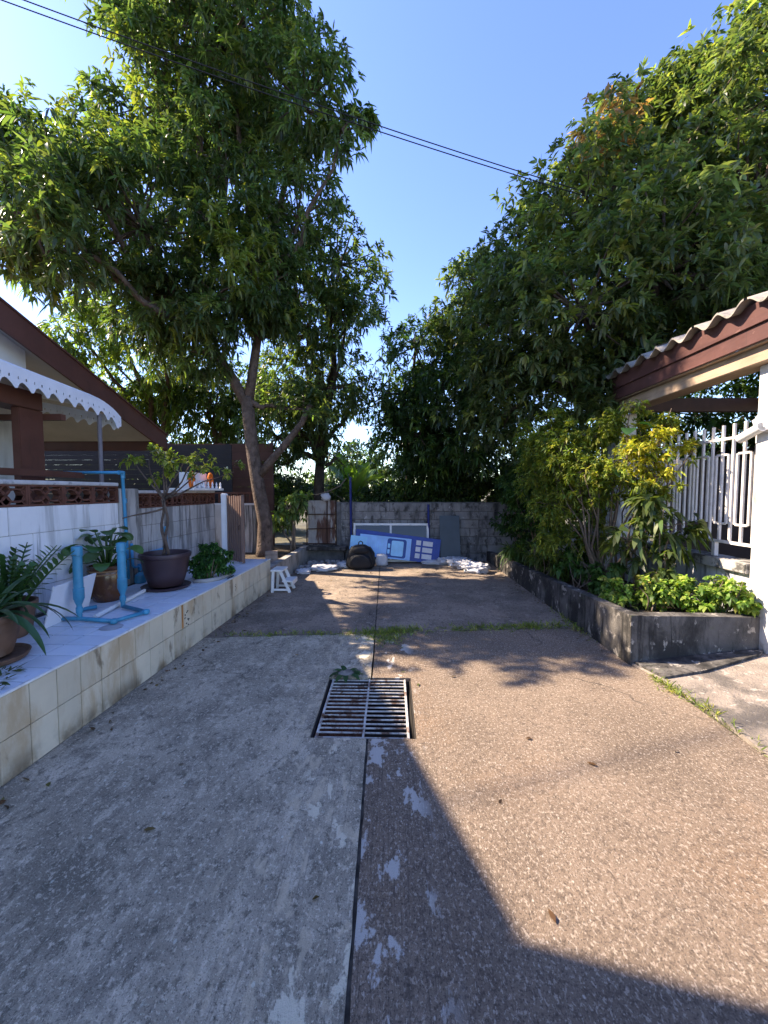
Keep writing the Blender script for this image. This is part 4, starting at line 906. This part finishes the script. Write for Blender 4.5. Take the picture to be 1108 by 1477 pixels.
# strap leaf plant
c = (-2.46, 2.26, ZT+.03)
sp_ = thing('strap_leaf_plant', 'brown clay pot on a saucer holding a plant with long arching strap leaves', 'potted plant', (c[0], c[1], ZT))
pot(sp_, [(.105, 0), (.12, .01), (.15, .12), (.165, .22), (.178, .225), (.182, .25), (.172, .262), (.16, .258), (.15, .21)], c, pot_brown, soil_r=.152, soil_z=.215, saucer=[(.14, 0), (.19, .005), (.205, .035), (.198, .038), (.18, .018), (.02, .018)])
for i in range(26):
    a = i*2.4 + random.uniform(-.3, .3); tl_ = random.uniform(.5, 1.5)
    d = Vector((math.cos(a), math.sin(a), tl_*1.3)); bse = Vector((c[0], c[1], c[2]+.23)) + Vector((math.cos(a), math.sin(a), 0))*.035
    o = ribbon(bse, d, random.uniform(.36, .54), random.uniform(.040, .062), random.uniform(1.3, 2.6), 10, .3).build('leaf', leaf_thick, sp_, True); paint(o, (.035, .075, .028))
# zz plant
c = (-2.72, 2.66, ZT)
zz = thing('glossy_fern_pot', 'potted plant with upright stems of glossy paired leaflets beside the white wall', 'potted plant', c)
pot(zz, [(.10, 0), (.13, .05), (.15, .20), (.165, .22), (.165, .25), (.15, .25), (.14, .21)], c, pot_brown, soil_r=.142, soil_z=.21)
for i in range(15):
    a = i*2.4; t0 = random.uniform(.12, .55); b0 = Vector((c[0], c[1], c[2]+.2)) + Vector((math.cos(a), math.sin(a), 0))*random.uniform(.02, .09)
    dirv = Vector((math.cos(a)*t0, math.sin(a)*t0, 1)).normalized(); Ls = random.uniform(.34, .52)
    mb = MB(); pts = [b0 + dirv*Ls*k/5 + Vector((math.cos(a), math.sin(a), -.3))*.10*(k/5)**2 for k in range(6)]
    mb.tube(pts, [.010, .009, .008, .006, .005, .003], 6)
    nl = 9; s = dirv.cross(Vector((math.cos(a+1.2), math.sin(a+1.2), 0))).normalized()
    for k in range(nl):
        t = .22 + .76*k/nl; p = b0 + dirv*Ls*t + Vector((math.cos(a), math.sin(a), -.3))*.10*t*t
        for sg in (-1, 1):
            mb2 = ribbon(p, s*sg + dirv*.8, .085*(1.1-.4*t), .040, .25, 3, .15, prof=lambda u: (math.sin(math.pi*min(1, u*.93+.05)))**.7)
            mb.add(mb2.v, mb2.f)
    o = mb.build('frond', leaf_thick, zz, True); paint(o, (.045, .105, .025), .25)
# broad leaf plant in the glazed jar
c = (-2.70, 3.60, ZT)
bj = thing('broad_leaf_plant', 'brown glazed jar holding a plant with large round glossy leaves', 'potted plant', c)
jb = pot(bj, [(.105, 0), (.115, .01), (.145, .09), (.155, .19), (.150, .27), (.140, .30), (.155, .315), (.158, .335), (.140, .34), (.13, .29)], c, jar_m, soil_r=.132, soil_z=.30)
for z in (.255, .285): MB().lathe([(.151, 0), (.156, .004), (.156, .010), (.150, .014)], (c[0], c[1], c[2]+z), 40).build('jar_band', jar_band, jb, True)
for i in range(26):
    a = i*2.4 + .4; rr = random.uniform(.04, .22); h = random.uniform(.06, .38) * (1.1 - rr*.9)
    b0 = Vector((c[0], c[1], c[2]+.30)); tip = b0 + Vector((math.cos(a)*rr, math.sin(a)*rr, h))
    mb = MB(); mb.tube([b0 + Vector((math.cos(a), math.sin(a), 0))*.02, b0.lerp(tip, .5) + Vector((0, 0, .04)), tip], [.008, .007, .005], 6)
    lf = ribbon(tip, Vector((math.cos(a), math.sin(a), random.uniform(.1, 1.1))), random.uniform(.14, .19), random.uniform(.105, .14), random.uniform(1.0, 2.2), 7, .12, random.uniform(-.9, .9), prof=lambda u: max(.03, math.sin(math.pi*min(1, u*.96+.04))**.6))
    mb.add(lf.v, lf.f); o = mb.build('leaf', leaf_thick, bj, True); paint(o, (.055, .115, .028), .3)
# big purple pot with the sparse little tree
c = (-2.42, 4.08, ZT+.03)
bt = thing('potted_tree', 'sparse crooked little tree in a large purple-brown pot on the terrace', 'potted tree', (c[0], c[1], ZT))
pot(bt, [(.15, 0), (.165, .01), (.205, .14), (.232, .30), (.245, .305), (.252, .335), (.245, .350), (.225, .350), (.215, .30)], c, pot_purple, soil_r=.218, soil_z=.30, saucer=[(.17, 0), (.225, .005), (.24, .03), (.23, .033), (.21, .018), (.02, .018)])
base = Vector((c[0], c[1], c[2]+.30))
tr = MB()
for s in (-1, 1):
    tr.tube([base + Vector((s*.02 + .014*math.sin(k*1.1 + s), .014*math.cos(k*1.1+s), .62*k/9)) for k in range(10)], [.016 - .0006*k for k in range(10)], 8)
tr.build('trunk', bark, bt, True)
bo = [(-2.21, 4.1, 1.80, .19), (-2.58, 4.1, 1.83, .20), (-1.97, 4.1, 1.77, .15), (-1.63, 4.0, 1.70, .11), (-2.40, 4.1, 1.74, .15), (-2.78, 4.15, 1.84, .13), (-2.06, 4.15, 1.90, .13), (-2.33, 4.0, 1.90, .12)]
br = MB(); top = base + Vector((0, 0, .62))
for (x, y, z, r) in bo: br.tube(wob(top, (x, y, z), 5, .09, x*3), [.012, .010, .008, .007, .005, .003], 6)
br.tube(wob(top + Vector((0, 0, -.1)), (-2.78, 3.95, 1.22), 5, .04, 2), [.012, .011, .010, .009, .007, .005], 6)
br.build('branches', bark, bt, True)
P, A, CC, lo = clumps(bo, 17, 7, rs=(.05, .13), shell=(.2, 1.15), seed=21)
foliage('crown', bt, P, A, 5, .055, .026, leaf_soft, [(.22, .27, .045, 5), (.38, .38, .06, 3), (.12, .16, .03, 2), (.50, .47, .34, .6)], droop=.3)
# small leafy shrub with its stone border
sh_ = thing('green_bush', 'dense small green bush on the terrace next to the purple pot', 'bush', (-2.15, 4.45, ZT))
P, A, CC, lo = clumps([(-2.13, 4.46, .68, .18), (-2.24, 4.44, .62, .17), (-2.03, 4.58, .64, .16), (-2.16, 4.52, .80, .13)], 110, 10, rs=(.03, .08), shell=(.2, 1.05), seed=31)
P[:, 2] = np.maximum(P[:, 2], .49)
foliage('foliage', sh_, P, A, 5, .042, .020, leaf_soft, [(.045, .12, .026, 5), (.07, .17, .035, 3), (.025, .07, .018, 3)], droop=.35)
stm = MB()
for i in range(8): a = i*.8; stm.tube(wob((-2.14+.03*math.cos(a), 4.47+.03*math.sin(a), .465), (-2.14+.12*math.cos(a), 4.48+.12*math.sin(a), .72), 3, .03, i), [.008, .007, .005, .003], 5)
stm.build('stems', twig_m, sh_, True)
MB().tube([LF(-.33, 4.28, .485), LF(-.20, 4.30, .485), LF(-.11, 4.42, .485), LF(-.09, 4.62, .485), LF(-.11, 4.78, .485)], [.022, .026, .024, .025, .02], 8).build('stone_border', stone_m, sh_, True)

# ------------------------------------------------------------------ trees
MANGO = [(.070, .110, .042, 6), (.100, .145, .055, 4), (.045, .078, .030, 3), (.17, .21, .05, 1.6), (.30, .17, .08, 0.0)]
Ll = [(-2.93, 7.34, 9.55, 1.65), (-3.3, 7.4, 11.0, 1.75), (-1.60, 7.15, 8.25, .95), (-.86, 6.9, 7.6, .45), (-5.2, 7.6, 7.6, 1.05), (-6.1, 6.7, 6.9, 1.0), (-4.67, 5.3, 5.0, .85), (-5.3, 5.7, 5.6, .8), (-4.2, 6.7, 5.9, 1.3), (-3.05, 7.5, 7.45, 1.3), (-2.65, 7.05, 5.5, 1.0), (-1.74, 7.45, 6.5, .9), (-4.3, 7.4, 4.6, .7), (-4.0, 7.5, 8.7, 1.4), (-1.75, 7.4, 5.1, .65), (-1.66, 7.2, 3.01, .42), (-2.9, 6.6, 4.75, .8), (-2.1, 6.8, 5.0, .7), (-3.7, 6.8, 4.7, .75), (-3.2, 6.9, 3.95, .45), (-5.0, 5.9, 6.5, .8)]
tree('mango_tree', 'tall mango tree with a bare forked trunk growing beside the tiled terrace', (-2.42, 7.3, .27),
     [(-2.40, 7.3, .2, .20), (-2.41, 7.3, .42, .155), (-2.39, 7.28, .9, .135), (-2.50, 7.28, 1.5, .125), (-2.60, 7.28, 2.2, .118), (-2.66, 7.28, 2.8, .115), (-2.68, 7.25, 3.25, .12)],
     Ll, .160, .040, MANGO, per_area=2.8, q=17, per=10, limb_r=.085, droop=.42, seed=3, forks=[(-2.68, 7.25, 3.2), (-2.55, 7.28, 1.95), (-3.5, 7.1, 4.3), (-2.45, 7.2, 4.3)], twigs=.55,
     extra=[([(-2.66, 7.27, 3.05), (-2.95, 7.22, 3.6), (-3.3, 7.15, 4.1), (-3.8, 7.0, 4.7)], .105, .07), ([(-2.67, 7.26, 3.1), (-2.58, 7.24, 3.6), (-2.45, 7.2, 4.3), (-2.5, 7.1, 5.4)], .10, .07), ([(-2.52, 7.28, 1.75), (-2.30, 7.26, 2.02), (-2.0, 7.24, 2.35), (-1.66, 7.2, 2.75), (-1.5, 7.2, 3.1)], .085, .05)],
     hot=[(-2.5, 6.1, 5.4, .8, 3), (-4.6, 6.2, 7.9, .8, 3), (-3.1, 5.8, 7.0, .3, 4), (-2.6, 5.8, 6.9, .25, 4), (-5.6, 6.5, 4.6, .8, 3)])
Bl = [(-1.12, 8.55, 6.36, 0.85), (-0.98, 8.55, 5.06, 0.66), (-1.79, 8.84, 5.03, 0.95), (-1.52, 9.03, 3.87, 0.95), (-2.34, 9.12, 3.89, 0.95), (-0.78, 8.55, 5.78, 0.57), (-2.79, 9.5, 2.83, 0.81), (-1.8, 8.55, 5.96, 0.85), (-1.55, 9.3, 3.0, 0.55), (-2.2, 9.1, 2.8, 0.55), (-0.95, 9.4, 3.7, 0.45), (-2.6, 9.2, 3.3, 0.6), (-1.35, 9.6, 2.3, 0.35), (-2.9, 9.6, 2.2, 0.5)]
tree('mango_tree', 'dark mango tree behind the rusty sheet, its crown narrower than its neighbour', (-1.82, 9.7, 0),
     [(-1.85, 9.7, -.02, .17), (-1.83, 9.7, .8, .14), (-1.82, 9.7, 1.7, .13), (-1.78, 9.7, 2.4, .11)], Bl, .16, .042, MANGO[:4], per_area=2.8, q=13, per=9, droop=.4, bm=bark_d, seed=8, forks=[(-1.78, 9.7, 2.3), (-1.82, 9.7, 1.6)], limb_r=.10)
Cl = [(0.56, 9.24, 4.86, 0.83), (0.24, 9.24, 3.75, 0.7), (1.15, 8.8, 3.79, 1.06), (0.66, 8.8, 2.64, 0.84), (1.69, 8.36, 2.94, 0.97), (1.41, 8.71, 4.58, 0.7), (-0.09, 9.33, 2.82, 0.35), (0.25, 9.3, 2.7, 0.7), (0.95, 9.2, 2.3, 0.75), (-0.05, 9.5, 3.6, 0.45), (1.65, 8.9, 2.3, 0.75), (0.6, 9.3, 3.6, 0.7), (2.3, 8.9, 2.6, 0.7)]
tree('mango_tree', 'dark leafy tree beyond the rear block wall behind the window frame', (.5, 10.3, 0),
     [(.55, 10.3, -.02, .15), (.5, 10.3, .9, .12), (.42, 10.3, 1.8, .11), (.5, 10.3, 2.6, .09)], Cl, .155, .042, [(.035, .068, .022, 6), (.055, .10, .03, 3), (.10, .16, .03, 1)], per_area=3.2, q=13, per=9, droop=.35, bm=bark_d, seed=12)
Rl = [(1.83, 8.5, 5.59, .85), (2.51, 7.5, 5.48, 1.1), (2.12, 7, 4.27, 1.05), (3.51, 7, 6.24, 1.4), (2.84, 6, 4.17, 1.1), (4.52, 6.8, 6.75, 1.4), (3.81, 5.8, 4.56, 1.2), (5.65, 7, 7.89, 1.3), (5.21, 6, 5.63, 1.3), (5.84, 7.3, 9.2, .7), (5.0, 7.4, 8.3, .8), (4.02, 7.6, 7.75, .7), (4.31, 5.8, 4.4, .85), (2.8, 6.3, 3.13, .85), (3.47, 6.1, 3.66, .8), (1.77, 7.5, 3.58, .85), (1.6, 8.8, 4.99, .75), (2.14, 7, 2.95, .7), (6.79, 7, 7.98, 1.6), (6.42, 6.5, 5.63, 1.3)]
tree('mango_tree', 'broad mango tree leaning over the carport roof, with rusty new flushes high up', (4.6, 7.6, 0),
     [(4.6, 7.6, -.02, .22), (4.55, 7.6, .8, .18), (4.4, 7.5, 1.8, .16), (4.2, 7.4, 2.9, .15)], Rl, .145, .042, [(.090, .125, .050, 6), (.125, .160, .066, 4), (.055, .085, .034, 3), (.20, .23, .065, 1.2), (.32, .19, .10, 0)], per_area=3.0, q=18, per=10, droop=.3, seed=17, limb_r=.11,
     hot=[(3.3, 6.3, 7.1, .55, 4), (3.9, 6.6, 7.8, .45, 4), (4.8, 5.7, 7.9, .5, 3), (2.7, 6.5, 5.6, .8, 3), (2.6, 5.2, 4.2, .5, 3)])
Dl = [(-7.15, 11, 4.41, 1.15), (-6.25, 11.5, 3.93, 1.0), (-7.38, 11, 3.63, .8), (-8.3, 11, 3.9, 1.0), (-6.9, 9.8, 6.0, .95), (-5.6, 10, 5.5, .8), (-7.9, 10, 5.4, .9)]
tree('garden_tree', 'lighter green tree rising behind the board fence and porch roof', (-6.8, 11.2, 0), [(-6.8, 11.2, -.02, .14), (-6.7, 11.2, 1.8, .11), (-6.7, 11.2, 3.0, .09)], Dl, .17, .05, [(.12, .18, .04, 5), (.18, .24, .05, 3), (.07, .11, .03, 2)], per_area=3.0, q=12, per=9, seed=23)
tree('garden_tree', 'darker tree with a short trunk behind the board fence and mango trunk', (-5.2, 11.5, 0), [(-5.2, 11.5, -.02, .14), (-5.15, 11.5, 1.8, .11), (-5.2, 11.5, 3.0, .09)], [(-5.22, 11.5, 3.92, 1.05), (-4.5, 11.6, 3.5, .8), (-4.2, 11.2, 4.4, .9), (-5.6, 11.4, 4.8, .7)], .17, .05, [(.05, .09, .025, 5), (.08, .12, .03, 3)], per_area=3.0, q=12, per=9, seed=25)
# banana behind the wall
bn = thing('banana_plant', 'banana plant with broad backlit leaves behind the rear wall', 'banana plant', (-1.0, 10.2, 0))
MB().tube([(-1.0, 10.2, -.02), (-1.0, 10.2, .8), (-.98, 10.2, 1.3)], [.10, .085, .06], 10).build('stem', mat('banana_stem', (.16, .19, .06), .6, .2, 8, .2), bn, True)
for i in range(9):
    a = i*2.4 + .5; o = ribbon((-.98, 10.2, 1.2), (math.cos(a)*.32, math.sin(a)*.32, random.uniform(.9, 1.6)), random.uniform(1.0, 1.5), random.uniform(.30, .42), random.uniform(.7, 1.8), 12, .12, random.uniform(-1.2, 1.2), prof=lambda u: 0.06 if u < .16 else (math.sin(math.pi*min(1, (u-.12)/.88*.95+.05)))**.5).build('leaf', leaf_soft, bn, True); paint(o, (.10, .17, .03) if i != 3 else (.45, .30, .03), .2)
# far greenery closing the view beyond the wall
fl = []
for i in range(46):
    x = -13 + 26*i/45 + random.uniform(-.3, .3); fl.append((x, random.uniform(13.5, 16.5), random.uniform(.6, 2.6), random.uniform(.9, 1.4)))
P, A, CC, lo = clumps(fl, 1.2, 11, rs=(.3, .6), shell=(.4, 1.0), seed=77)
o = foliage('distant_greenery', None, P[P[:, 2] > 0], A[P[:, 2] > 0], 8, .24, .085, leaf, [(.05, .085, .025, 4), (.09, .14, .035, 3), (.035, .06, .02, 3)], droop=.4)
# ------------------------------------------------------------------ shrubs
def bush(name, label, loc, lobes, L, W, cols, dens, q, per=6, rs=(.05, .12), seed=40, stems=8, sr=.010, droop=.3, zmin=.25, stem_m=None, shell=(.3, 1.05), mt=None, cat='bush', group=None, hot=None, up=.35, spread=(45, 85)):
    t = thing(name, label, cat, loc, group); P, A, CC, lo = clumps(lobes, dens, q, rs=rs, shell=shell, seed=seed, up=up)
    keep = P[:, 2] > zmin; P, A = P[keep], A[keep]
    clcol = None
    if hot:
        rr_ = np.random.default_rng(seed); wts = np.array([c_[3] for c_ in cols]); clcol = rr_.choice(len(cols), len(P), p=wts/wts.sum())
        for (x, y, z, rad, k) in hot:
            sel = (np.linalg.norm(P - np.array([x, y, z]), axis=1) < rad) & (rr_.random(len(P)) < .75); clcol[sel] = k
    foliage('foliage', t, P, A, per, L, W, mt or leaf_soft, cols, droop=droop, clcol=clcol, spread=spread)
    s = MB(); r = random.Random(seed)
    for i in range(stems):
        x, y, z, rad = lobes[i % len(lobes)]; b0 = Vector(loc) + Vector((r.uniform(-.10, .10), r.uniform(-.10, .10), 0))
        s.tube(wob(b0, (x + r.uniform(-rad, rad)*.6, y + r.uniform(-rad, rad)*.6, z + r.uniform(-.3, .9)*rad), 7, .14, i + seed), [sr*(1.3 - .14*k) for k in range(8)], 6)
    for ce, li in zip(CC, lo):
        if r.random() < .35: s.tube(wob(lobes[li][:3], ce, 3, .05, r.random()*9), [sr*.5, sr*.4, sr*.3, .002], 4, cap=False)
    s.build('stems', stem_m or twig_m, t, True); return t
YEL = [(.22, .245, .036, 4), (.28, .30, .045, 1.8), (.12, .17, .034, 4.0), (.44, .41, .05, .0)]
S1 = [(2.15, 5, 2.01, .36), (2.46, 4.9, 1.57, .39), (2.16, 5.2, 1.3, .37), (2.59, 4.7, 2.23, .25), (2.81, 4.4, 2.03, .28), (2.91, 4.3, 1.64, .23), (2.65, 4.5, 1.73, .32), (2.95, 4.3, 2.25, .17), (2.71, 4.4, 2.45, .12), (3.15, 4.2, 1.95, .13), (2.53, 5, .95, .28), (2.3, 4.7, 1.75, .25), (2.45, 4.75, 2.15, .2), (2.05, 5.5, 1.7, .35), (2.25, 5.6, 2.3, .35), (1.95, 5.4, 2.2, .25), (2.9, 4.5, 1.35, .2), (2.1, 5.2, .85, .25)]
bush('yellow_shrub', 'tall airy shrub with yellowish small leaves and thin bare stems in the planting bed', (2.62, 4.75, kz(4.75)-.08), S1, .065, .020, YEL, 38, 10, 6, (.06, .16), 41, 24, .014, hot=[(2.85, 4.3, 1.9, .33, 3), (2.7, 4.4, 2.1, .2, 3)], up=.9)
vl_ = thing('vine', 'creeper with a few large heart shaped leaves on the half hidden pillar', 'vine', (2.98, 5.0, kz(5)-.08))
MB().tube(wob((2.98, 5.0, kz(5)-.08), (2.72, 4.42, 2.22), 8, .12, 4), [.010, .009, .009, .008, .008, .007, .006, .005, .004], 6).build('stem', twig_m, vl_, True)
for (x, y, z, a) in ((2.66, 4.42, 2.20, -2.4), (2.74, 4.38, 2.24, -1.0), (2.70, 4.45, 2.02, -1.9), (2.60, 4.5, 1.75, -2.2), (2.78, 4.4, 1.9, -.6)):
    o = ribbon((x, y, z), (math.cos(a), math.sin(a), .25), .17, .15, 1.6, 8, .08, .5, prof=lambda u: max(.03, math.sin(math.pi*min(1, u**.7*.97+.03))**.7)).build('leaf', leaf_soft, vl_, True); paint(o, (.09, .20, .06), .2)
S2 = [(2.79, 4.3, 1.34, .25), (2.95, 4.2, 1.12, .24), (2.66, 4.3, .95, .24), (2.84, 4.05, .80, .22)]
bush('drooping_leaf_shrub', 'shrub with large drooping dull green leaves in front of the iron fence', (2.85, 4.35, kz(4.35)-.08), S2, .17, .052, [(.075, .105, .030, 5), (.10, .14, .04, 3), (.05, .075, .022, 3)], 12, 4, 6, (.04, .10), 43, 7, .012, droop=.65, mt=leaf, zmin=.45)
S4 = [(2.55, 6.5, 2.2, .5), (2.35, 6.8, 1.6, .48), (2.5, 6.2, 1.55, .5), (2.5, 6.6, 1.0, .45)]
bush('dark_shrub', 'dense dark green shrub filling the bed behind the yellowish shrub', (2.55, 6.5, kz(6.5)-.08), S4, .08, .030, [(.04, .085, .022, 5), (.065, .125, .028, 3), (.12, .18, .035, 1)], 22, 11, 6, (.06, .14), 45, 9, .014)
bush('dark_shrub', 'smaller dark shrub beside the rear block wall at the far end of the bed', (2.5, 7.7, kz(7.7)-.08), [(2.5, 7.7, 1.5, .5), (2.35, 7.6, .9, .42), (2.7, 7.8, 2.0, .45)], .09, .032, [(.03, .065, .018, 5), (.05, .10, .025, 3)], 13, 10, 6, (.06, .14), 46, 8, .014)
bush('feathery_bush', 'low feathery yellow-green bush spilling over the planter kerb', (2.30, 5.75, kz(5.75)-.08), [(2.26, 5.75, .55, .26), (2.38, 5.45, .50, .24), (2.3, 6.05, .5, .22)], .10, .022, [(.10, .14, .03, 4), (.06, .10, .025, 3), (.16, .18, .04, 1)], 26, 8, 6, (.04, .09), 48, 8, .008, droop=.5)
bush('round_leaf_bush', 'mid green bush at the foot of the yellowish shrub', (2.40, 4.9, kz(4.9)-.08), [(2.36, 4.95, .55, .24), (2.5, 4.6, .50, .22), (2.55, 5.1, .75, .25)], .075, .042, [(.05, .11, .022, 4), (.08, .15, .03, 3)], 26, 8, 6, (.04, .09), 49, 8, .008, droop=.4)
bush('fern', 'fern with narrow arching fronds behind the white sacks', (2.32, 7.05, kz(7.05)-.08), [(2.28, 7.05, .42, .2)], .22, .022, [(.06, .11, .025, 3), (.09, .14, .03, 1)], 30, 5, 6, (.03, .06), 50, 4, .006, droop=.7)
GC = [(.19, .29, .045, 5), (.27, .36, .065, 3), (.10, .18, .03, 3), (.34, .34, .08, .6)]
for i, (x, y, z, r, lab) in enumerate([(2.36, 4.06, .42, .18, 'bright green leafy plant at the corner joint of the planter kerb'), (2.64, 3.92, .44, .21, 'bright green leafy plant below the drooping leaf shrub'), (2.95, 3.80, .48, .20, 'bright green leafy plant standing before the stained low wall'), (3.14, 3.68, .52, .20, 'tallest bright green leafy plant, next to the white pillar')]):
    bush('leafy_herb', lab, (x, y, kz(y)-.085), [(x, y, z, r), (x+.08, y-.05, z-.05, r*.75), (x-.06, y+.03, z+.08, r*.6)], .050, .036, GC, 40, 8, 5, (.06, .14), 52+i, 9, .006, droop=.35, zmin=.33, cat='plant', group='bright leafy plants in the planter', up=.6)
bush('light_leaf_shrub', 'pale leaved shrub behind the brick stack at the foot of the mango', (-2.0, 7.85, .27), [(-2.1, 7.9, 1.13, .30), (-2.3, 7.85, .98, .2), (-1.88, 7.95, 1.34, .2)], .14, .06, [(.16, .22, .06, 4), (.09, .14, .04, 3)], 16, 5, 6, (.05, .1), 60, 6, .02, droop=.5, mt=leaf, zmin=.6)
hd = [(-3.2, 9.9, 1.1, .6), (-2.6, 10.2, 1.5, .6), (-1.5, 10.3, 1.3, .6), (-.6, 9.6, 1.2, .5), (.1, 9.6, 1.4, .6), (.9, 9.5, 1.5, .65), (1.7, 9.3, 1.5, .7), (2.5, 9.2, 1.6, .75), (3.3, 9.1, 1.8, .8), (.4, 9.9, 2.2, .5), (1.3, 9.6, 2.2, .55)]
bush('hedge', 'tangled dark green hedge growing just beyond the rear block wall', (.9, 9.45, 0), hd, .10, .04, [(.055, .095, .024, 5), (.11, .16, .03, 2), (.035, .06, .018, 4)], 17, 10, 6, (.08, .18), 62, 10, .016, zmin=.3, cat='hedge')
bush('fence_creeper', 'leafy dark hedge along the back of the carport beyond the fence', (4.8, 8.6, 0), [(3.9, 8.6, 1.6, .7), (4.8, 8.6, 1.8, .8), (5.8, 8.5, 1.8, .9), (4.3, 8.8, 2.6, .8), (5.3, 8.6, 3.0, .9), (6.3, 8.3, 3.1, 1.0), (7.3, 8.0, 2.4, 1.2), (7.3, 7.6, 3.9, 1.1), (8.3, 7, 2.6, 1.3), (8.8, 5.8, 2.2, 1.3)], .12, .045, [(.04, .08, .02, 4), (.07, .12, .03, 2)], 7, 9, 6, (.1, .2), 63, 8, .016, zmin=.2, cat='hedge')

# ------------------------------------------------------------------ overhead cables
for i, dz in enumerate((0, -.16)):
    A0, B0 = Vector((-9.7, 3.75, 8.48+dz*.7)), Vector((5.2, 6.3, 5.45+dz*.3)); pts = []
    for k in range(41):
        t = k/40; pts.append(A0.lerp(B0, t) + Vector((0, 0, -.25*4*t*(1-t))))
    o = MB().tube(pts, .007, 6).build('power_cable', cable_m, None, True); tag(o, ['upper black overhead cable crossing the sky between the trees', 'lower black overhead cable crossing the sky between the trees'][i], 'cable', 'overhead cables')

# ------------------------------------------------------------------ weeds and litter on the driveway
def grass_patch(spots, name='grass'):
    P = []
    for (x, y, sx_, sy_, n) in spots: P.append(np.stack([rng.normal(x, sx_, n), rng.normal(y, sy_, n), np.full(n, -.004)], 1))
    P = np.concatenate(P); A = np.tile([[0, 0, 1.0]], (len(P), 1)) + rng.normal(size=(len(P), 3))*.25
    o = foliage(name, None, P, A, 5, .075, .006, leaf_soft, [(.18, .24, .04, 4), (.28, .29, .06, 3), (.12, .16, .03, 2)], droop=.35, spread=(15, 70)); return o
grass_patch([(-.12, 4.02, .17, .05, 190), (.12, 4.12, .14, .04, 110), (-.05, 3.85, .08, .07, 90), (1.15, 4.22, .20, .04, 120), (1.62, 4.26, .18, .05, 150), (.75, 4.14, .2, .03, 50), (-.75, 3.98, .3, .015, 60), (-1.4, 3.93, .25, .02, 50), (2.13, 2.95, .03, .12, 60), (2.16, 2.6, .02, .2, 40), (2.03, 4.3, .03, .25, 70)])
wd_ = thing('broadleaf_weed', 'small weed sprouting from a lump of dirt at the edge of the drain grate', 'weed', (-.36, 3.09, 0))
MB().blob((-.35, 3.10, .0), (.12, .06, .03), 2.2, 18, 10, .4, 6, 3).build('dirt_lump', mat('dirt', (.20, .18, .15), .95, .3, 20, .8, 60), wd_, True)
for i in range(9):
    a = i*2.4; o = ribbon((-.37+.05*math.cos(a), 3.08+.04*math.sin(a), .02), (math.cos(a), math.sin(a)*.7-.3, .6), random.uniform(.06, .11), .045, 1.2, 5, .15).build('leaf', leaf_soft, wd_, True); paint(o, (.05, .10, .035), .3)
# dry litter
P = np.stack([rng.uniform(-1.9, 1.95, 150), rng.uniform(1.0, 8.0, 150), np.full(150, .006)], 1)
P[:70, 1] = rng.uniform(6.0, 8.2, 70); P[:25, 0] = rng.uniform(-1.9, -1.0, 25); P[70:100, 0] = -1.88 + rng.uniform(0, .12, 30)
foliage('leaf_litter', None, P, np.concatenate([rng.normal(size=(150, 2)), np.full((150, 1), .05)], 1), 1, .055, .018, leaf_soft, [(.16, .10, .05, 3), (.09, .055, .03, 3), (.14, .14, .05, 1)], droop=.02, spread=(0, 10))
n_ = 130
P = np.stack([np.where(rng.random(n_) < .5, -1.93 + np.abs(rng.normal(0, .07, n_)), 2.03 - np.abs(rng.normal(0, .10, n_))), rng.uniform(1.6, 8.0, n_), np.full(n_, .005)], 1)
m_l = P[:, 0] > 0; P[m_l, 1] = rng.uniform(3.5, 8.0, m_l.sum()); P[~m_l, 0] += .03 * P[~m_l, 1] - .04
foliage('leaf_drift', None, P, np.concatenate([rng.normal(size=(n_, 2)), np.full((n_, 1), .05)], 1), 2, .035, .013, leaf_soft, [(.14, .09, .05, 3), (.08, .05, .03, 3), (.2, .16, .07, 1)], droop=.02, spread=(0, 25))
# cut dry fronds on the terrace
P = np.stack([rng.normal(-2.22, .09, 60), rng.normal(1.98, .10, 60), rng.uniform(.475, .50, 60)], 1)
foliage('cut_fronds', None, P, np.concatenate([rng.normal(size=(60, 2)), np.full((60, 1), .03)], 1), 4, .06, .012, leaf_soft, [(.06, .08, .035, 3), (.10, .10, .05, 1)], droop=.05, spread=(5, 50))
# rubble under the ledge
rb = MB()
for i in range(60):
    s = random.uniform(.015, .05); rb.blob((random.uniform(-1.9, -.95), random.uniform(7.5, 8.2), s*.5), (s*1.3, s, s*.7), 2.6, 8, 6, .4, 5, i)
o = rb.build('rubble', stone_m); o['kind'] = 'stuff'

fd = MB().lathe([(.075, 0), (.078, .003), (.070, .005), (.002, .004)], (-2.13, 2.86, .4662), 28).build('floor_drain', mat('drain_grey', (.30, .31, .33), .5, .2, 12, .2), None, 'auto'); tag(fd, 'flat round grey drain cover in the terrace tiles by the pipe stand', 'drain cover')
dm = mat('decal_black', (.02, .018, .016), .6, .1, 5, 0); rm = mat('rust_run', (.42, .20, .06), .7, .3, 12, .1)
for (yy, zz_, k) in ((3.55, .30, 1.0), (4.62, .33, .6)):
    mb = MB()
    for i in range(7):
        u = random.uniform(-.03, .03)*k; v_ = (-.06 + .02*i)*k
        p0 = LF(.003, yy+u, zz_+v_); p1 = LF(.003, yy+u+random.uniform(-.03, .03)*k, zz_+v_+random.uniform(-.008, .02)*k)
        mb.tube([p0, (p0+p1)/2 + Vector((0, 0, .006*k)), p1], .0035*k, 5)
    mb.build('tile_decal', dm, terr, True)
MB().box((.0015, 3.47, .24), (.0028, 3.495, .455), LM).build('rust_run', rm, terr)
